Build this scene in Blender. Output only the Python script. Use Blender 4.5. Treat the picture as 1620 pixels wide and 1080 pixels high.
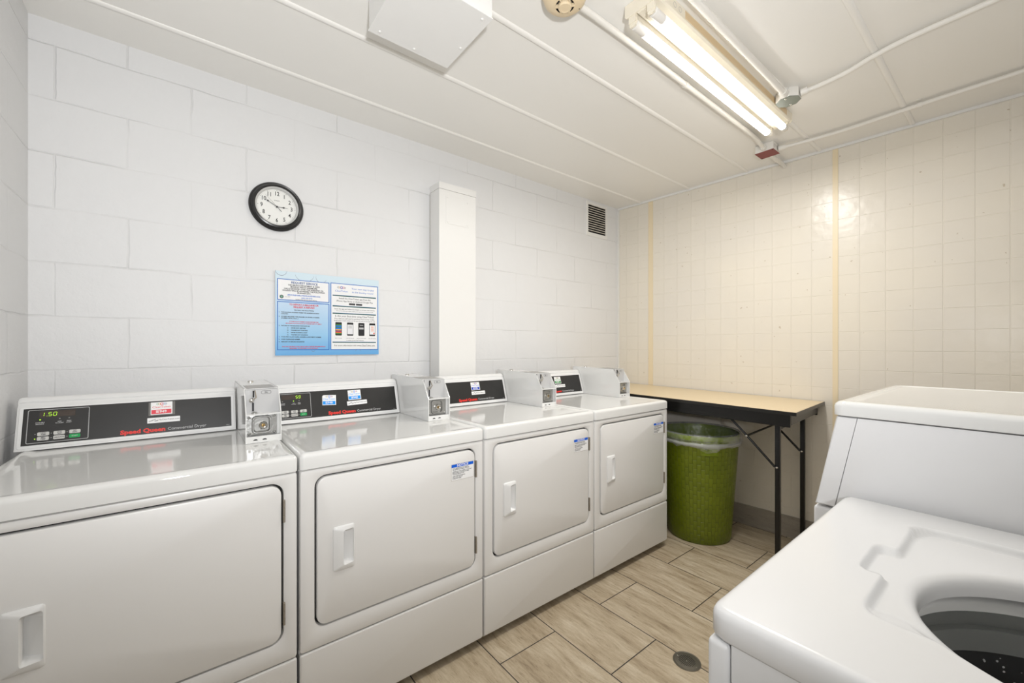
import bpy, bmesh, math, random
from mathutils import Matrix, Vector
random.seed(7)
PI = math.pi
for o in list(bpy.data.objects): bpy.data.objects.remove(o)
S = bpy.context.scene
C = S.collection

# ------------------------------------------------------------------ camera, world, lights, exposure
W_IMG = 1620
F_PX = 648.46
cam_d = bpy.data.cameras.new('camera'); cam = bpy.data.objects.new('camera', cam_d); C.objects.link(cam)
cam_d.sensor_fit = 'HORIZONTAL'; cam_d.sensor_width = 36; cam_d.lens = F_PX / W_IMG * 36
cam_d.shift_y = 7.8 / W_IMG; cam_d.clip_start = 0.02
cam.location = (0, 0, 1.2511)
cam.rotation_euler = (PI / 2, 0, math.radians(51.64 - 90))
S.camera = cam

world = bpy.data.worlds.new('world'); S.world = world; world.use_nodes = True
world.node_tree.nodes['Background'].inputs[0].default_value = (0.9, 0.95, 1, 1)
world.node_tree.nodes['Background'].inputs[1].default_value = 0.3

def area_light(name, loc, rot, sx, sy, power, col, spread=180):
    l = bpy.data.lights.new(name, 'AREA'); l.shape = 'RECTANGLE'; l.size = sx; l.size_y = sy
    l.energy = power; l.color = col; l.spread = math.radians(spread)
    o = bpy.data.objects.new(name, l); C.objects.link(o); o.location = loc; o.rotation_euler = rot
    return o
def aim(loc, tgt):
    return (Vector(tgt) - Vector(loc)).to_track_quat('-Z', 'Y').to_euler()
FL = (-0.02, -0.36, 1.36)
fl_d = bpy.data.lights.new('camera_flash', 'SPOT'); fl_d.energy = 60; fl_d.color = (0.97, 0.98, 1.0)
fl_d.spot_size = math.radians(142); fl_d.spot_blend = 1.0; fl_d.shadow_soft_size = 0.05
fl = bpy.data.objects.new('camera_flash', fl_d); C.objects.link(fl); fl.location = FL; fl.rotation_euler = aim(FL, (1.0, 1.85, 2.68))
TUBE_STRENGTH = 4.0
TUBE_POWER = 4.2
S.view_settings.view_transform = 'Standard'; S.view_settings.look = 'None'
S.view_settings.gamma = 1; S.view_settings.use_curve_mapping = False
S.view_settings.exposure = 1.1

# ------------------------------------------------------------------ room constants
XL, YW, ZC, YB = -0.459, 2.2793, 2.4746, -0.62
def xfar(y): return 3.1668 - 0.0671 * y
YD, WD = 1.412, 0.6974          # dryer front plane, dryer pitch
B0 = -0.4264                    # left boundary of first dryer

# ------------------------------------------------------------------ materials
def srgb(*c):
    if len(c) == 1: c = (c[0],) * 3
    return tuple(((v / 255) / 12.92 if v / 255 <= 0.04045 else (((v / 255) + 0.055) / 1.055) ** 2.4) for v in c) + (1,)
MATS = {}
def mat(name, col=(0.8, 0.8, 0.8, 1), rough=0.5, metal=0, coat=0, bump=0, bscale=200, emit=None, estr=0, ior=1.5):
    if name in MATS: return MATS[name]
    m = bpy.data.materials.new(name); m.use_nodes = True
    nt = m.node_tree; b = nt.nodes['Principled BSDF']
    b.inputs['Base Color'].default_value = col; b.inputs['Roughness'].default_value = rough
    b.inputs['Metallic'].default_value = metal; b.inputs['Coat Weight'].default_value = coat
    b.inputs['Coat Roughness'].default_value = 0.05; b.inputs['IOR'].default_value = ior
    if emit: b.inputs['Emission Color'].default_value = emit; b.inputs['Emission Strength'].default_value = estr
    if bump:
        tc = nt.nodes.new('ShaderNodeTexCoord'); n = nt.nodes.new('ShaderNodeTexNoise'); bp = nt.nodes.new('ShaderNodeBump')
        n.inputs['Scale'].default_value = bscale; n.inputs['Detail'].default_value = 3
        bp.inputs['Strength'].default_value = bump; bp.inputs['Distance'].default_value = 0.002
        nt.links.new(tc.outputs['Object'], n.inputs['Vector']); nt.links.new(n.outputs['Fac'], bp.inputs['Height'])
        nt.links.new(bp.outputs['Normal'], b.inputs['Normal'])
    MATS[name] = m
    return m

class NT:
    """small node helper"""
    def __init__(s, name):
        s.m = bpy.data.materials.new(name); s.m.use_nodes = True; s.nt = s.m.node_tree; s.b = s.nt.nodes['Principled BSDF']
        MATS[name] = s.m
    def n(s, t, **kw):
        x = s.nt.nodes.new('ShaderNode' + t)
        for k, v in kw.items():
            if k.startswith('i_'): x.inputs[k[2:].replace('_', ' ')].default_value = v
            else: setattr(x, k, v)
        return x
    def l(s, a, b): s.nt.links.new(a, b)
    def math(s, op, a, b=None):
        x = s.n('Math', operation=op)
        for i, v in enumerate((a, b)):
            if v is None: continue
            if isinstance(v, (int, float)): x.inputs[i].default_value = v
            else: s.l(v, x.inputs[i])
        return x.outputs[0]
    def comb(s, a, b, c=0):
        x = s.n('CombineXYZ')
        for i, v in enumerate((a, b, c)):
            if isinstance(v, (int, float)): x.inputs[i].default_value = v
            else: s.l(v, x.inputs[i])
        return x.outputs[0]
    def noise(s, vec, scale, detail=3, rough=0.5):
        x = s.n('TexNoise'); x.inputs['Scale'].default_value = scale; x.inputs['Detail'].default_value = detail
        x.inputs['Roughness'].default_value = rough
        s.l(vec, x.inputs['Vector']); return x.outputs['Fac']
    def ramp(s, fac, stops):
        x = s.n('ValToRGB'); cr = x.color_ramp
        while len(cr.elements) < len(stops): cr.elements.new(0.5)
        for e, (p, c) in zip(cr.elements, stops): e.position = p; e.color = c if isinstance(c, tuple) else (c, c, c, 1)
        s.l(fac, x.inputs[0]); return x.outputs[0]
    def mix(s, fac, a, b):
        x = s.n('Mix', data_type='RGBA')
        for i, v in ((0, fac), (6, a), (7, b)):
            if isinstance(v, (int, float)): x.inputs[i].default_value = v
            elif isinstance(v, tuple): x.inputs[i].default_value = v
            else: s.l(v, x.inputs[i])
        return x.outputs[2]
    def brick(s, vec, w, h, mortar, smooth=0.1, off=0.5):
        x = s.n('TexBrick', offset=off, squash=1.0)
        for k, v in (('Scale', 1), ('Mortar Size', mortar), ('Mortar Smooth', smooth), ('Bias', 0), ('Brick Width', w), ('Row Height', h)):
            x.inputs[k].default_value = v
        x.inputs['Color1'].default_value = (0, 0, 0, 1); x.inputs['Color2'].default_value = (1, 1, 1, 1)
        s.l(vec, x.inputs['Vector']); return x
    def bump(s, h, strength, dist, normal=None):
        x = s.n('Bump'); x.inputs['Strength'].default_value = strength; x.inputs['Distance'].default_value = dist
        s.l(h, x.inputs['Height'])
        if normal: s.l(normal, x.inputs['Normal'])
        return x.outputs[0]

def block_material(name, axis):
    t = NT(name); tc = t.n('TexCoord'); sp = t.n('SeparateXYZ'); t.l(tc.outputs['Object'], sp.inputs[0])
    if axis == 'x': u = t.math('ADD', sp.outputs[0], 0.19 + 0.203 + 4.06)
    else: u = t.math('ADD', sp.outputs[1], -2.06 + 0.203 + 4.06)
    v = t.math('ADD', sp.outputs[2], -1.161 + 0.2035 * 8)
    wob = t.noise(tc.outputs['Object'], 9, 2)
    wv = t.math('MULTIPLY', t.math('SUBTRACT', wob, 0.5), 0.012)
    br = t.brick(t.comb(t.math('ADD', u, wv), t.math('ADD', v, wv)), 0.406, 0.2035, 0.0045, 0.9)
    fine = t.noise(tc.outputs['Object'], 160, 4, 0.6); mid = t.noise(tc.outputs['Object'], 22, 3)
    pit = t.ramp(t.noise(tc.outputs['Object'], 60, 2), [(0.28, 0.0), (0.36, 1.0)])
    fade = t.ramp(t.noise(tc.outputs['Object'], 3.2, 2), [(0.38, 0.15), (0.62, 1.0)])
    h = t.math('MULTIPLY', t.math('SUBTRACT', 1.0, br.outputs['Fac']), fade)
    n1 = t.bump(h, 0.62, 0.0042)
    n2 = t.bump(mid, 0.4, 0.005, n1)
    n3 = t.bump(fine, 0.35, 0.0012, n2)
    n4 = t.bump(pit, 0.18, 0.001, n3)
    t.l(n4, t.b.inputs['Normal'])
    t.l(t.mix(t.math('MULTIPLY', br.outputs['Fac'], 0.15), srgb(226, 226, 226), srgb(208, 208, 207)), t.b.inputs['Base Color'])
    t.b.inputs['Roughness'].default_value = 0.5
    return t.m
M_block = block_material('painted_block', 'x'); M_block_l = block_material('painted_block_side', 'y')

def far_tile():
    t = NT('embossed_tile_panel'); uv = t.n('UVMap'); tc = t.n('TexCoord')
    br = t.brick(uv.outputs[0], 1, 1, 0.018, 0.6, 0.0)
    line = br.outputs['Fac']
    wav = t.noise(tc.outputs['Object'], 22, 2, 0.4); wav2 = t.noise(tc.outputs['Object'], 55, 2, 0.5)
    n1 = t.bump(t.math('SUBTRACT', 1.0, line), 0.6, 0.0026)
    n2 = t.bump(wav, 0.4, 0.004, n1); n3 = t.bump(wav2, 0.15, 0.0012, n2)
    t.l(n3, t.b.inputs['Normal'])
    big = t.noise(tc.outputs['Object'], 1.6, 2)
    base = t.mix(t.ramp(big, [(0.35, 0.0), (0.65, 1.0)]), srgb(231, 224, 210), srgb(227, 221, 210))
    spots = t.ramp(t.noise(tc.outputs['Object'], 45, 1), [(0.77, 0.0), (0.79, 1.0)])
    base = t.mix(t.math('MULTIPLY', line, 0.45), base, srgb(241, 235, 221))
    base = t.mix(t.math('MULTIPLY', spots, 0.5), base, srgb(170, 150, 120))
    t.l(base, t.b.inputs['Base Color']); t.b.inputs['Roughness'].default_value = 0.24; t.b.inputs['Specular IOR Level'].default_value = 0.35
    return t.m
M_far = far_tile()

def floor_material(name, vertical=False):
    t = NT(name); tc = t.n('TexCoord'); sp = t.n('SeparateXYZ'); t.l(tc.outputs['Object'], sp.inputs[0])
    if vertical:
        u = t.math('ADD', sp.outputs[1], 6.07); v = t.math('ADD', sp.outputs[2], 0.1)
        gv = t.comb(t.math('MULTIPLY', sp.outputs[2], 16), t.math('MULTIPLY', sp.outputs[1], 2.2), 3.1)
    else:
        u = t.math('ADD', sp.outputs[1], -1.295 + 0.3035 + 6.07); v = t.math('ADD', sp.outputs[0], -0.965 + 0.3015 * 8)
        gv = None
    br = t.brick(t.comb(u, v), 0.607, 0.3015 if not vertical else 0.5, 0.0022, 0.0)
    tile = t.math('MULTIPLY', br.outputs['Color'], 1.0)
    if gv is None:
        wob = t.math('MULTIPLY', t.noise(tc.outputs['Object'], 3.0, 2), 0.9)
        gv = t.comb(t.math('ADD', t.math('MULTIPLY', sp.outputs[0], 17), wob), t.math('MULTIPLY', sp.outputs[1], 2.6), t.math('MULTIPLY', tile, 7.3))
    g1 = t.noise(gv, 1.3, 6, 0.62); g2 = t.noise(gv, 5.5, 5, 0.7)
    fine = t.noise(tc.outputs['Object'], 180, 3, 0.7)
    if vertical: cols = [(0.25, srgb(142, 134, 123)), (0.5, srgb(164, 156, 145)), (0.75, srgb(180, 173, 162))]
    else: cols = [(0.30, srgb(138, 121, 98)), (0.43, srgb(178, 161, 135)), (0.54, srgb(197, 182, 157)), (0.70, srgb(220, 209, 188))]
    base = t.ramp(t.math('ADD', t.math('MULTIPLY', g1, 0.62), t.math('MULTIPLY', g2, 0.38)), cols)
    vein = t.ramp(g2, [(0.30, srgb(120, 106, 88)), (0.40, (1, 1, 1, 1))])
    mx = t.n('Mix', data_type='RGBA', blend_type='MULTIPLY'); mx.inputs[0].default_value = 0.35
    t.l(base, mx.inputs[6]); t.l(vein, mx.inputs[7]); base = mx.outputs[2]
    mx = t.n('Mix', data_type='RGBA', blend_type='MULTIPLY'); mx.inputs[0].default_value = 0.25
    t.l(base, mx.inputs[6]); t.l(t.ramp(fine, [(0.3, 0.6), (0.6, 1.0)]), mx.inputs[7]); base = mx.outputs[2]
    base = t.mix(br.outputs['Fac'], base, srgb(52, 47, 44))
    t.l(base, t.b.inputs['Base Color']); t.b.inputs['Roughness'].default_value = 0.42
    n1 = t.bump(t.math('SUBTRACT', 1.0, br.outputs['Fac']), 0.6, 0.002); n2 = t.bump(g2, 0.12, 0.001, n1)
    t.l(n2, t.b.inputs['Normal'])
    return t.m
M_floor = floor_material('stone_look_tile'); M_base = floor_material('stone_look_baseboard', True)

def enamel(name, col, rough, scr=True):
    t = NT(name); tc = t.n('TexCoord')
    n = t.noise(tc.outputs['Object'], 420, 2); nb = t.bump(n, 0.06, 0.0006)
    t.l(nb, t.b.inputs['Normal'])
    if scr:
        sc = t.n('Mapping'); sc.inputs['Scale'].default_value = (6, 6, 38); sc.inputs['Rotation'].default_value = (0, 0.25, 0)
        t.l(tc.outputs['Object'], sc.inputs[0])
        s1 = t.ramp(t.noise(sc.outputs[0], 3, 5, 0.75), [(0.72, 0.0), (0.76, 1.0)])
        t.l(t.mix(t.math('MULTIPLY', s1, 0.35), col, srgb(150, 145, 138)), t.b.inputs['Base Color'])
    else: t.b.inputs['Base Color'].default_value = col
    t.b.inputs['Roughness'].default_value = rough; t.b.inputs['IOR'].default_value = 1.55
    return t.m
M_white = enamel('white_enamel', srgb(228, 227, 225), 0.32)
M_top = enamel('glossy_white_enamel', srgb(226, 226, 224), 0.06, False)
M_wash = enamel('washer_enamel', srgb(233, 233, 234), 0.22, False)
M_wash1 = enamel('washer_enamel_toned_down', srgb(224, 224, 224), 0.22, False)  # same washer enamel, darkened to offset the strong light on the top-loader
M_plast = mat('white_plastic', srgb(230, 230, 229), 0.3)
M_black = mat('black_panel', srgb(38, 37, 36), 0.32, bump=0.1, bscale=900)
M_dark = mat('dark_gap', srgb(30, 29, 28), 0.8)
M_paint = mat('white_paint', srgb(232, 231, 228), 0.4, bump=0.15, bscale=60)
M_ceil = mat('ceiling_paint', srgb(239, 237, 232), 0.42, bump=0.12, bscale=30)
M_batten = mat('ceiling_batten_paint', srgb(240, 238, 233), 0.35)
M_gray = mat('gray_sticker', srgb(168, 166, 163), 0.45)
M_metal = mat('cast_metal', srgb(176, 176, 174), 0.3, 0.85, bump=0.4, bscale=140)
M_chrome = mat('chrome', srgb(215, 213, 208), 0.12, 1.0)
M_brass = mat('brass', srgb(190, 160, 105), 0.25, 1.0)
M_hinge = mat('hinge_steel', srgb(150, 142, 130), 0.45, 0.35, bump=0.4, bscale=300)
M_sw = mat('sticker_white', srgb(240, 240, 240), 0.35)
M_ink = mat('ink_black', srgb(45, 45, 48), 0.6)
M_red = mat('ink_red', srgb(232, 50, 42), 0.45)
M_silver = mat('ink_silver', srgb(190, 190, 190), 0.45)

# ------------------------------------------------------------------ mesh builder
IDM = Matrix.Identity(4)
def T(x, y, z): return Matrix.Translation((x, y, z))
def R(ax, deg): return Matrix.Rotation(math.radians(deg), 4, ax)
class MB:
    def __init__(s): s.v = []; s.f = []; s.mi = []; s.mats = []; s.uv = {}
    def m(s, mt):
        if mt not in s.mats: s.mats.append(mt)
        return s.mats.index(mt)
    def add(s, vs, fs, mt, M=IDM):
        k = len(s.v); i = s.m(mt)
        s.v += [tuple(M @ Vector(p)) for p in vs]
        for f in fs: s.f.append([a + k for a in f]); s.mi.append(i)
    def box(s, lo, hi, mt, M=IDM):
        x0, y0, z0 = lo; x1, y1, z1 = hi
        s.add([(x0, y0, z0), (x1, y0, z0), (x1, y1, z0), (x0, y1, z0), (x0, y0, z1), (x1, y0, z1), (x1, y1, z1), (x0, y1, z1)],
              [(0, 3, 2, 1), (4, 5, 6, 7), (0, 1, 5, 4), (1, 2, 6, 5), (2, 3, 7, 6), (3, 0, 4, 7)], mt, M)
    def rbox(s, lo, hi, r, mt, M=IDM, seg=3):
        bm = bmesh.new(); bmesh.ops.create_cube(bm, size=1)
        for v in bm.verts:
            v.co = Vector([(lo[i] + hi[i]) / 2 + v.co[i] * (hi[i] - lo[i]) for i in range(3)])
        bmesh.ops.bevel(bm, geom=bm.edges[:], offset=r, segments=seg, profile=0.5, affect='EDGES')
        s.addbm(bm, mt, M)
    def addbm(s, bm, mt, M=IDM):
        bm.verts.index_update()
        s.add([v.co[:] for v in bm.verts], [[v.index for v in f.verts] for f in bm.faces], mt, M); bm.free()
    def tube(s, path, r, mt, n=12, M=IDM, caps=True):
        P = [Vector(p) for p in path]; vs = []; fs = []
        up = None
        for i, p in enumerate(P):
            t = (P[min(i + 1, len(P) - 1)] - P[max(i - 1, 0)]).normalized()
            if up is None:
                up = Vector((0, 0, 1)) if abs(t.z) < 0.9 else Vector((1, 0, 0))
            a = (up - t * up.dot(t)).normalized(); b = t.cross(a); up = a
            rr = r[i] if isinstance(r, (list, tuple)) else r
            for k in range(n):
                q = 2 * PI * k / n; vs.append(tuple(p + a * math.cos(q) * rr + b * math.sin(q) * rr))
        for i in range(len(P) - 1):
            for k in range(n):
                fs.append((i * n + k, i * n + (k + 1) % n, (i + 1) * n + (k + 1) % n, (i + 1) * n + k))
        if caps: fs.append(list(range(n))[::-1]); fs.append([(len(P) - 1) * n + k for k in range(n)])
        s.add(vs, fs, mt, M)
    def lathe(s, prof, mt, n=48, M=IDM, cap0=False, cap1=False):
        vs = []; fs = []
        for r, z in prof:
            for k in range(n):
                q = 2 * PI * k / n; vs.append((r * math.cos(q), r * math.sin(q), z))
        for i in range(len(prof) - 1):
            for k in range(n):
                fs.append((i * n + k, i * n + (k + 1) % n, (i + 1) * n + (k + 1) % n, (i + 1) * n + k))
        if cap0: fs.append(list(range(n))[::-1])
        if cap1: fs.append([(len(prof) - 1) * n + k for k in range(n)])
        s.add(vs, fs, mt, M)
    def loft(s, rings, mt, M=IDM, cap0=True, cap1=True, closed=True):
        n = len(rings[0]); vs = [p for r in rings for p in r]; fs = []
        for i in range(len(rings) - 1):
            for k in range(n if closed else n - 1):
                fs.append((i * n + k, i * n + (k + 1) % n, (i + 1) * n + (k + 1) % n, (i + 1) * n + k))
        if cap0: fs.append(list(range(n))[::-1])
        if cap1: fs.append([(len(rings) - 1) * n + k for k in range(n)])
        s.add(vs, fs, mt, M)
    def prism(s, poly, z0, z1, mt, M=IDM):
        n = len(poly); vs = [(x, y, z0) for x, y in poly] + [(x, y, z1) for x, y in poly]
        s.add(vs, [list(range(n))[::-1], list(range(n, 2 * n))] + [(k, (k + 1) % n, n + (k + 1) % n, n + k) for k in range(n)], mt, M)
    def text(s, body, size, mt, M=IDM, align='CENTER', weight=0.0, sx=1.0, depth=0.0002, space=1.0):
        cu = bpy.data.curves.new('t', 'FONT'); cu.body = body; cu.size = size; cu.align_x = align; cu.align_y = 'CENTER'
        cu.offset = weight; cu.extrude = depth; cu.resolution_u = 2; cu.space_character = space
        o = bpy.data.objects.new('t', cu); C.objects.link(o)
        bpy.context.view_layer.update()
        me = o.to_mesh()
        s.add([(v.co.x * sx, v.co.y, v.co.z) for v in me.vertices], [list(p.vertices) for p in me.polygons], mt, M)
        o.to_mesh_clear(); bpy.data.objects.remove(o); bpy.data.curves.remove(cu)
    def build(s, name, parent=None, smooth=35, loc=None):
        me = bpy.data.meshes.new(name); me.from_pydata(s.v, [], s.f)
        for m_ in s.mats: me.materials.append(m_)
        me.polygons.foreach_set('material_index', s.mi)
        me.validate(); me.update()
        if smooth:
            me.shade_smooth(); me.set_sharp_from_angle(angle=math.radians(smooth))
        o = bpy.data.objects.new(name, me); C.objects.link(o)
        if parent: o.parent = parent
        if loc: o.location = loc
        return o

def rr(x0, y0, x1, y1, r, n=6):
    """rounded rectangle outline, counter-clockwise, 4*(n+1) points"""
    out = []
    for cx, cy, a in ((x1 - r, y0 + r, -90), (x1 - r, y1 - r, 0), (x0 + r, y1 - r, 90), (x0 + r, y0 + r, 180)):
        for k in range(n + 1):
            q = math.radians(a + 90 * k / n); out.append((cx + r * math.cos(q), cy + r * math.sin(q)))
    return out
def ring_xz(x0, z0, x1, z1, r, y, n=6):
    f = y if callable(y) else (lambda a, b: y)
    return [(a, f(a, b), b) for a, b in rr(x0, z0, x1, z1, max(r, 1e-4), n)]
def ring_xy(x0, y0, x1, y1, r, z, n=6):
    f = z if callable(z) else (lambda a, b: z)
    return [(a, b, f(a, b)) for a, b in rr(x0, y0, x1, y1, max(r, 1e-4), n)]

def props(o, label=None, cat=None, group=None, kind=None):
    if label: o['label'] = label
    if cat: o['category'] = cat
    if group: o['group'] = group
    if kind: o['kind'] = kind
    return o
def thing(name, label, cat, loc=(0, 0, 0), rz=0, group=None):
    o = bpy.data.objects.new(name, None); C.objects.link(o); o.location = loc; o.rotation_euler = (0, 0, rz)
    o.empty_display_size = 0.1
    return props(o, label, cat, group)
def struct(mb, name, smooth=35):
    return props(mb.build(name, smooth=smooth), kind='structure')

UPW = R('X', 90)         # text plane facing -Y

# ------------------------------------------------------------------ room shell
b = MB(); b.box((XL - 0.1, YB - 0.1, -0.1), (3.5, YW + 0.1, 0), M_floor); struct(b, 'floor', 0)
b = MB(); b.box((XL - 0.1, YB - 0.1, ZC), (3.5, YW + 0.1, ZC + 0.1), M_ceil); struct(b, 'ceiling', 0)
b = MB(); b.box((XL - 0.1, YW, 0), (3.5, YW + 0.1, ZC), M_block); struct(b, 'wall_back', 0)
b = MB(); b.box((XL - 0.1, YB, 0), (XL, YW, ZC), M_block_l); struct(b, 'wall_left', 0)
b = MB(); b.box((XL - 0.1, YB - 0.1, 0), (3.5, YB, ZC), M_block); struct(b, 'wall_front', 0)

# far wall: panel sheets with a UV tile grid
def far_wall():
    b = MB(); spans = []
    b.add([(xfar(YB), YB, 0), (xfar(YW), YW, 0), (3.5, YW, 0), (3.5, YB, 0),
           (xfar(YB), YB, ZC), (xfar(YW), YW, ZC), (3.5, YW, ZC), (3.5, YB, ZC)],
          [(1, 2, 6, 5), (2, 3, 7, 6), (3, 0, 4, 7)], M_far)
    edges = [(YB, 0.74, 0.74, 0.1135, -1), (0.74, 1.966, 0.751, 0.1100, 1), (1.966, YW, 1.975, 0.1100, 1)]
    uvs = {}
    for y0, y1, off, pit, sg in edges:
        k = len(b.v); fi = len(b.f)
        b.add([(xfar(y0), y0, 0), (xfar(y0), y0, ZC), (xfar(y1), y1, ZC), (xfar(y1), y1, 0)], [(0, 1, 2, 3)], M_far)
        uvs[fi] = [((y - off) / pit + 30, (z - 1.109) / 0.1146 + 20) for y, z in ((y0, 0), (y0, ZC), (y1, ZC), (y1, 0))]
    o = b.build('wall_right', smooth=0); me = o.data
    uvl = me.uv_layers.new(name='UVMap')
    for p in me.polygons:
        if p.index in uvs:
            for j, li in enumerate(p.loop_indices): uvl.data[li].uv = uvs[p.index][j]
    props(o, kind='structure')
far_wall()
WN = Vector((-1, -0.0671, 0)).normalized(); WT = Vector((-0.0671, 1, 0)).normalized()
def wallpt(y, z, out=0): return Vector((xfar(y), y, z)) + WN * out
def strip(name, y0, y1, z0, z1, t, mt):
    b = MB(); a = [wallpt(y0, z0), wallpt(y1, z0), wallpt(y1, z0, t), wallpt(y0, z0, t)]
    c = [Vector((p.x, p.y, z1)) for p in a]
    b.add([tuple(p) for p in a + c], [(0, 3, 2, 1), (4, 5, 6, 7), (0, 1, 5, 4), (1, 2, 6, 5), (2, 3, 7, 6), (3, 0, 4, 7)], mt)
    return struct(b, name, 0)
M_bat2 = mat('beige_batten', srgb(232, 216, 184), 0.35)
strip('trim_1', 0.727, 0.754, 0.14, ZC - 0.012, 0.004, M_bat2)
strip('trim_2', 1.946, 1.986, 0.14, ZC - 0.012, 0.004, M_bat2)
strip('baseboard_right', YB, YW - 0.001, 0, 0.139, 0.010, M_base)
strip('trim_3', YB, YW, ZC - 0.016, ZC - 0.0005, 0.014, M_paint)
b = MB(); b.box((xfar(YW) - 0.016, YW - 0.012, 0.14), (xfar(YW) + 0.002, YW - 0.0005, ZC - 0.016), M_paint); struct(b, 'trim_4', 0)
# ceiling battens
for i, y in enumerate((-0.428, -0.014, 0.400, 0.814, 1.228, 1.642, 2.056)):
    b = MB(); prof = [(-0.013, 0), (-0.011, -0.004), (-0.005, -0.007), (0.005, -0.007), (0.011, -0.004), (0.013, 0)]
    x1 = xfar(y) - 0.016
    b.loft([[(x, y + p, ZC + q) for p, q in prof] for x in (XL, x1)], M_batten)
    struct(b, 'trim_%d' % (5 + i), 60)

# ------------------------------------------------------------------ dryers
def cleartoken_logo(b, M, s, cols, mid):
    """row of overlapping link rings"""
    for k, c in enumerate(cols):
        x = (k - 2) * 0.0062 * s; big = k == 2
        r = (0.0052 if big else 0.0042 - 0.0006 * (abs(k - 2) - 1)) * s
        w = (0.0019 if big else 0.0011) * s
        rings = [[(x + rad * math.cos(q), rad * math.sin(q), z) for q in [2 * PI * j / 20 for j in range(20)]]
                 for rad, z in ((r, 0), (r, 0.0003 + 0.0001 * big), (r - w, 0.0003 + 0.0001 * big), (r - w, 0))]
        b.loft(rings, mat('logo_%s' % c[0], srgb(*c[1]), 0.5), M, False, False)
LOGO = [('green', (70, 150, 90)), ('yellow', (235, 180, 60)), ('core', None), ('cyan', (60, 150, 210)), ('navy', (70, 90, 150))]
LOGO2 = [('grey_green', (110, 140, 100)), ('yellow', (235, 180, 60)), ('core', None), ('coral', (230, 95, 85)), ('plum', (120, 90, 130))]

def machine_sticker(par, x, v, wd, ht, code, col, colname, rot, M0, plastic=False, corner=False):
    b = MB(); M = M0 @ T(x, v, 0.0006) @ R('Z', rot)
    if plastic:
        b.box((-wd / 2 - 0.006, -ht / 2 - 0.003, 0), (wd / 2 + 0.008, ht / 2, 0.0004), mat('clear_sleeve', srgb(120, 118, 115), 0.1), M)
    if corner: b.prism([(-wd / 2, -ht / 2), (wd / 2, -ht / 2), (wd / 2, ht / 2), (-wd / 2 + 0.005, ht / 2), (-wd / 2, ht / 2 - 0.005)], 0, 0.0008, M_sw, M)
    else: b.box((-wd / 2, -ht / 2, 0), (wd / 2, ht / 2, 0.0008), M_sw, M)
    mc = mat('sticker_' + colname, srgb(*col), 0.4)
    b.box((-wd / 2 + 0.002, -ht / 2 + 0.003, 0.0008), (wd / 2 - 0.003, -ht / 2 + 0.003 + ht * 0.33, 0.0010), mc, M)
    b.text(code, ht * 0.30, M_sw, M @ T(-0.001, -ht / 2 + 0.003 + ht * 0.165, 0.0011), weight=0.0002)
    b.text('ClearToken', ht * 0.235, mc, M @ T(0, ht * 0.10, 0.0009))
    base = [(n_, c_) for n_, c_ in (LOGO if colname == 'red' else LOGO2)]
    base[2] = ('core_' + colname, col)
    cleartoken_logo(b, M @ T(0, ht * 0.345, 0.0008), ht / 0.05, base, None)
    o = b.build('machine_number_sticker', par, 0); o['label'] = ('%s and white sticker reading %s' % (colname.replace('_', ' '), code)) if code in ('IE949', 'IE948') else '%s and white machine number sticker' % colname.replace('_', ' ')

def site_sticker(par, x, v, rot, M0):
    b = MB(); M = M0 @ T(x, v, 0.0006) @ R('Z', rot)
    b.loft([ring_xy(-0.047, -0.0098, 0.047, 0.0098, 0.0015, z) for z in (0, 0.0008)], M_sw, M)
    b.text('MyClearToken.com', 0.0076, M_ink, M @ T(0.015, 0.0005, 0.0009))
    b.text('Questions', 0.0050, M_ink, M @ T(-0.033, 0.0005, 0.0009) @ R('Z', 22), weight=0.0001)
    b.text('Help', 0.0055, M_ink, M @ T(-0.0215, -0.0015, 0.0009) @ R('Z', 22), weight=0.0001)
    o = b.build('web_address_sticker', par, 0); o['label'] = 'white strip sticker reading MyClearToken.com'

SEG = {'0': 'abcdef', '1': 'bc', '5': 'acdfg', '9': 'abcdfg'}
def seg_digit(b, ch, x, v, w, h, mt, M):
    t = 0.0010; sh = 0.12
    pos = {'a': ((0, h), (w, h)), 'b': ((w, h), (w, h / 2)), 'c': ((w, h / 2), (w, 0)), 'd': ((0, 0), (w, 0)),
           'e': ((0, 0), (0, h / 2)), 'f': ((0, h / 2), (0, h)), 'g': ((0, h / 2), (w, h / 2))}
    for c in SEG[ch]:
        (x0, y0), (x1, y1) = pos[c]
        g = 0.0008
        if x0 == x1: lo, hi = (x0 - t / 2, min(y0, y1) + g), (x0 + t / 2, max(y0, y1) - g)
        else: lo, hi = (min(x0, x1) + g, y0 - t / 2), (max(x0, x1) - g, y0 + t / 2)
        vs = [(lo[0], lo[1]), (hi[0], lo[1]), (hi[0], hi[1]), (lo[0], hi[1])]
        b.prism([(x + a + sh * q, v + q) for a, q in vs], 0.0006, 0.0009, mt, M)

CON_Y0, CON_Z0, CON_Y1, CON_Z1 = 0.588, 0.915, 0.637, 1.082   # console face, foot and head
CT = math.degrees(math.atan2(CON_Y1 - CON_Y0, CON_Z1 - CON_Z0))
CL = math.hypot(CON_Y1 - CON_Y0, CON_Z1 - CON_Z0)
ZT = 0.914

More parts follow.
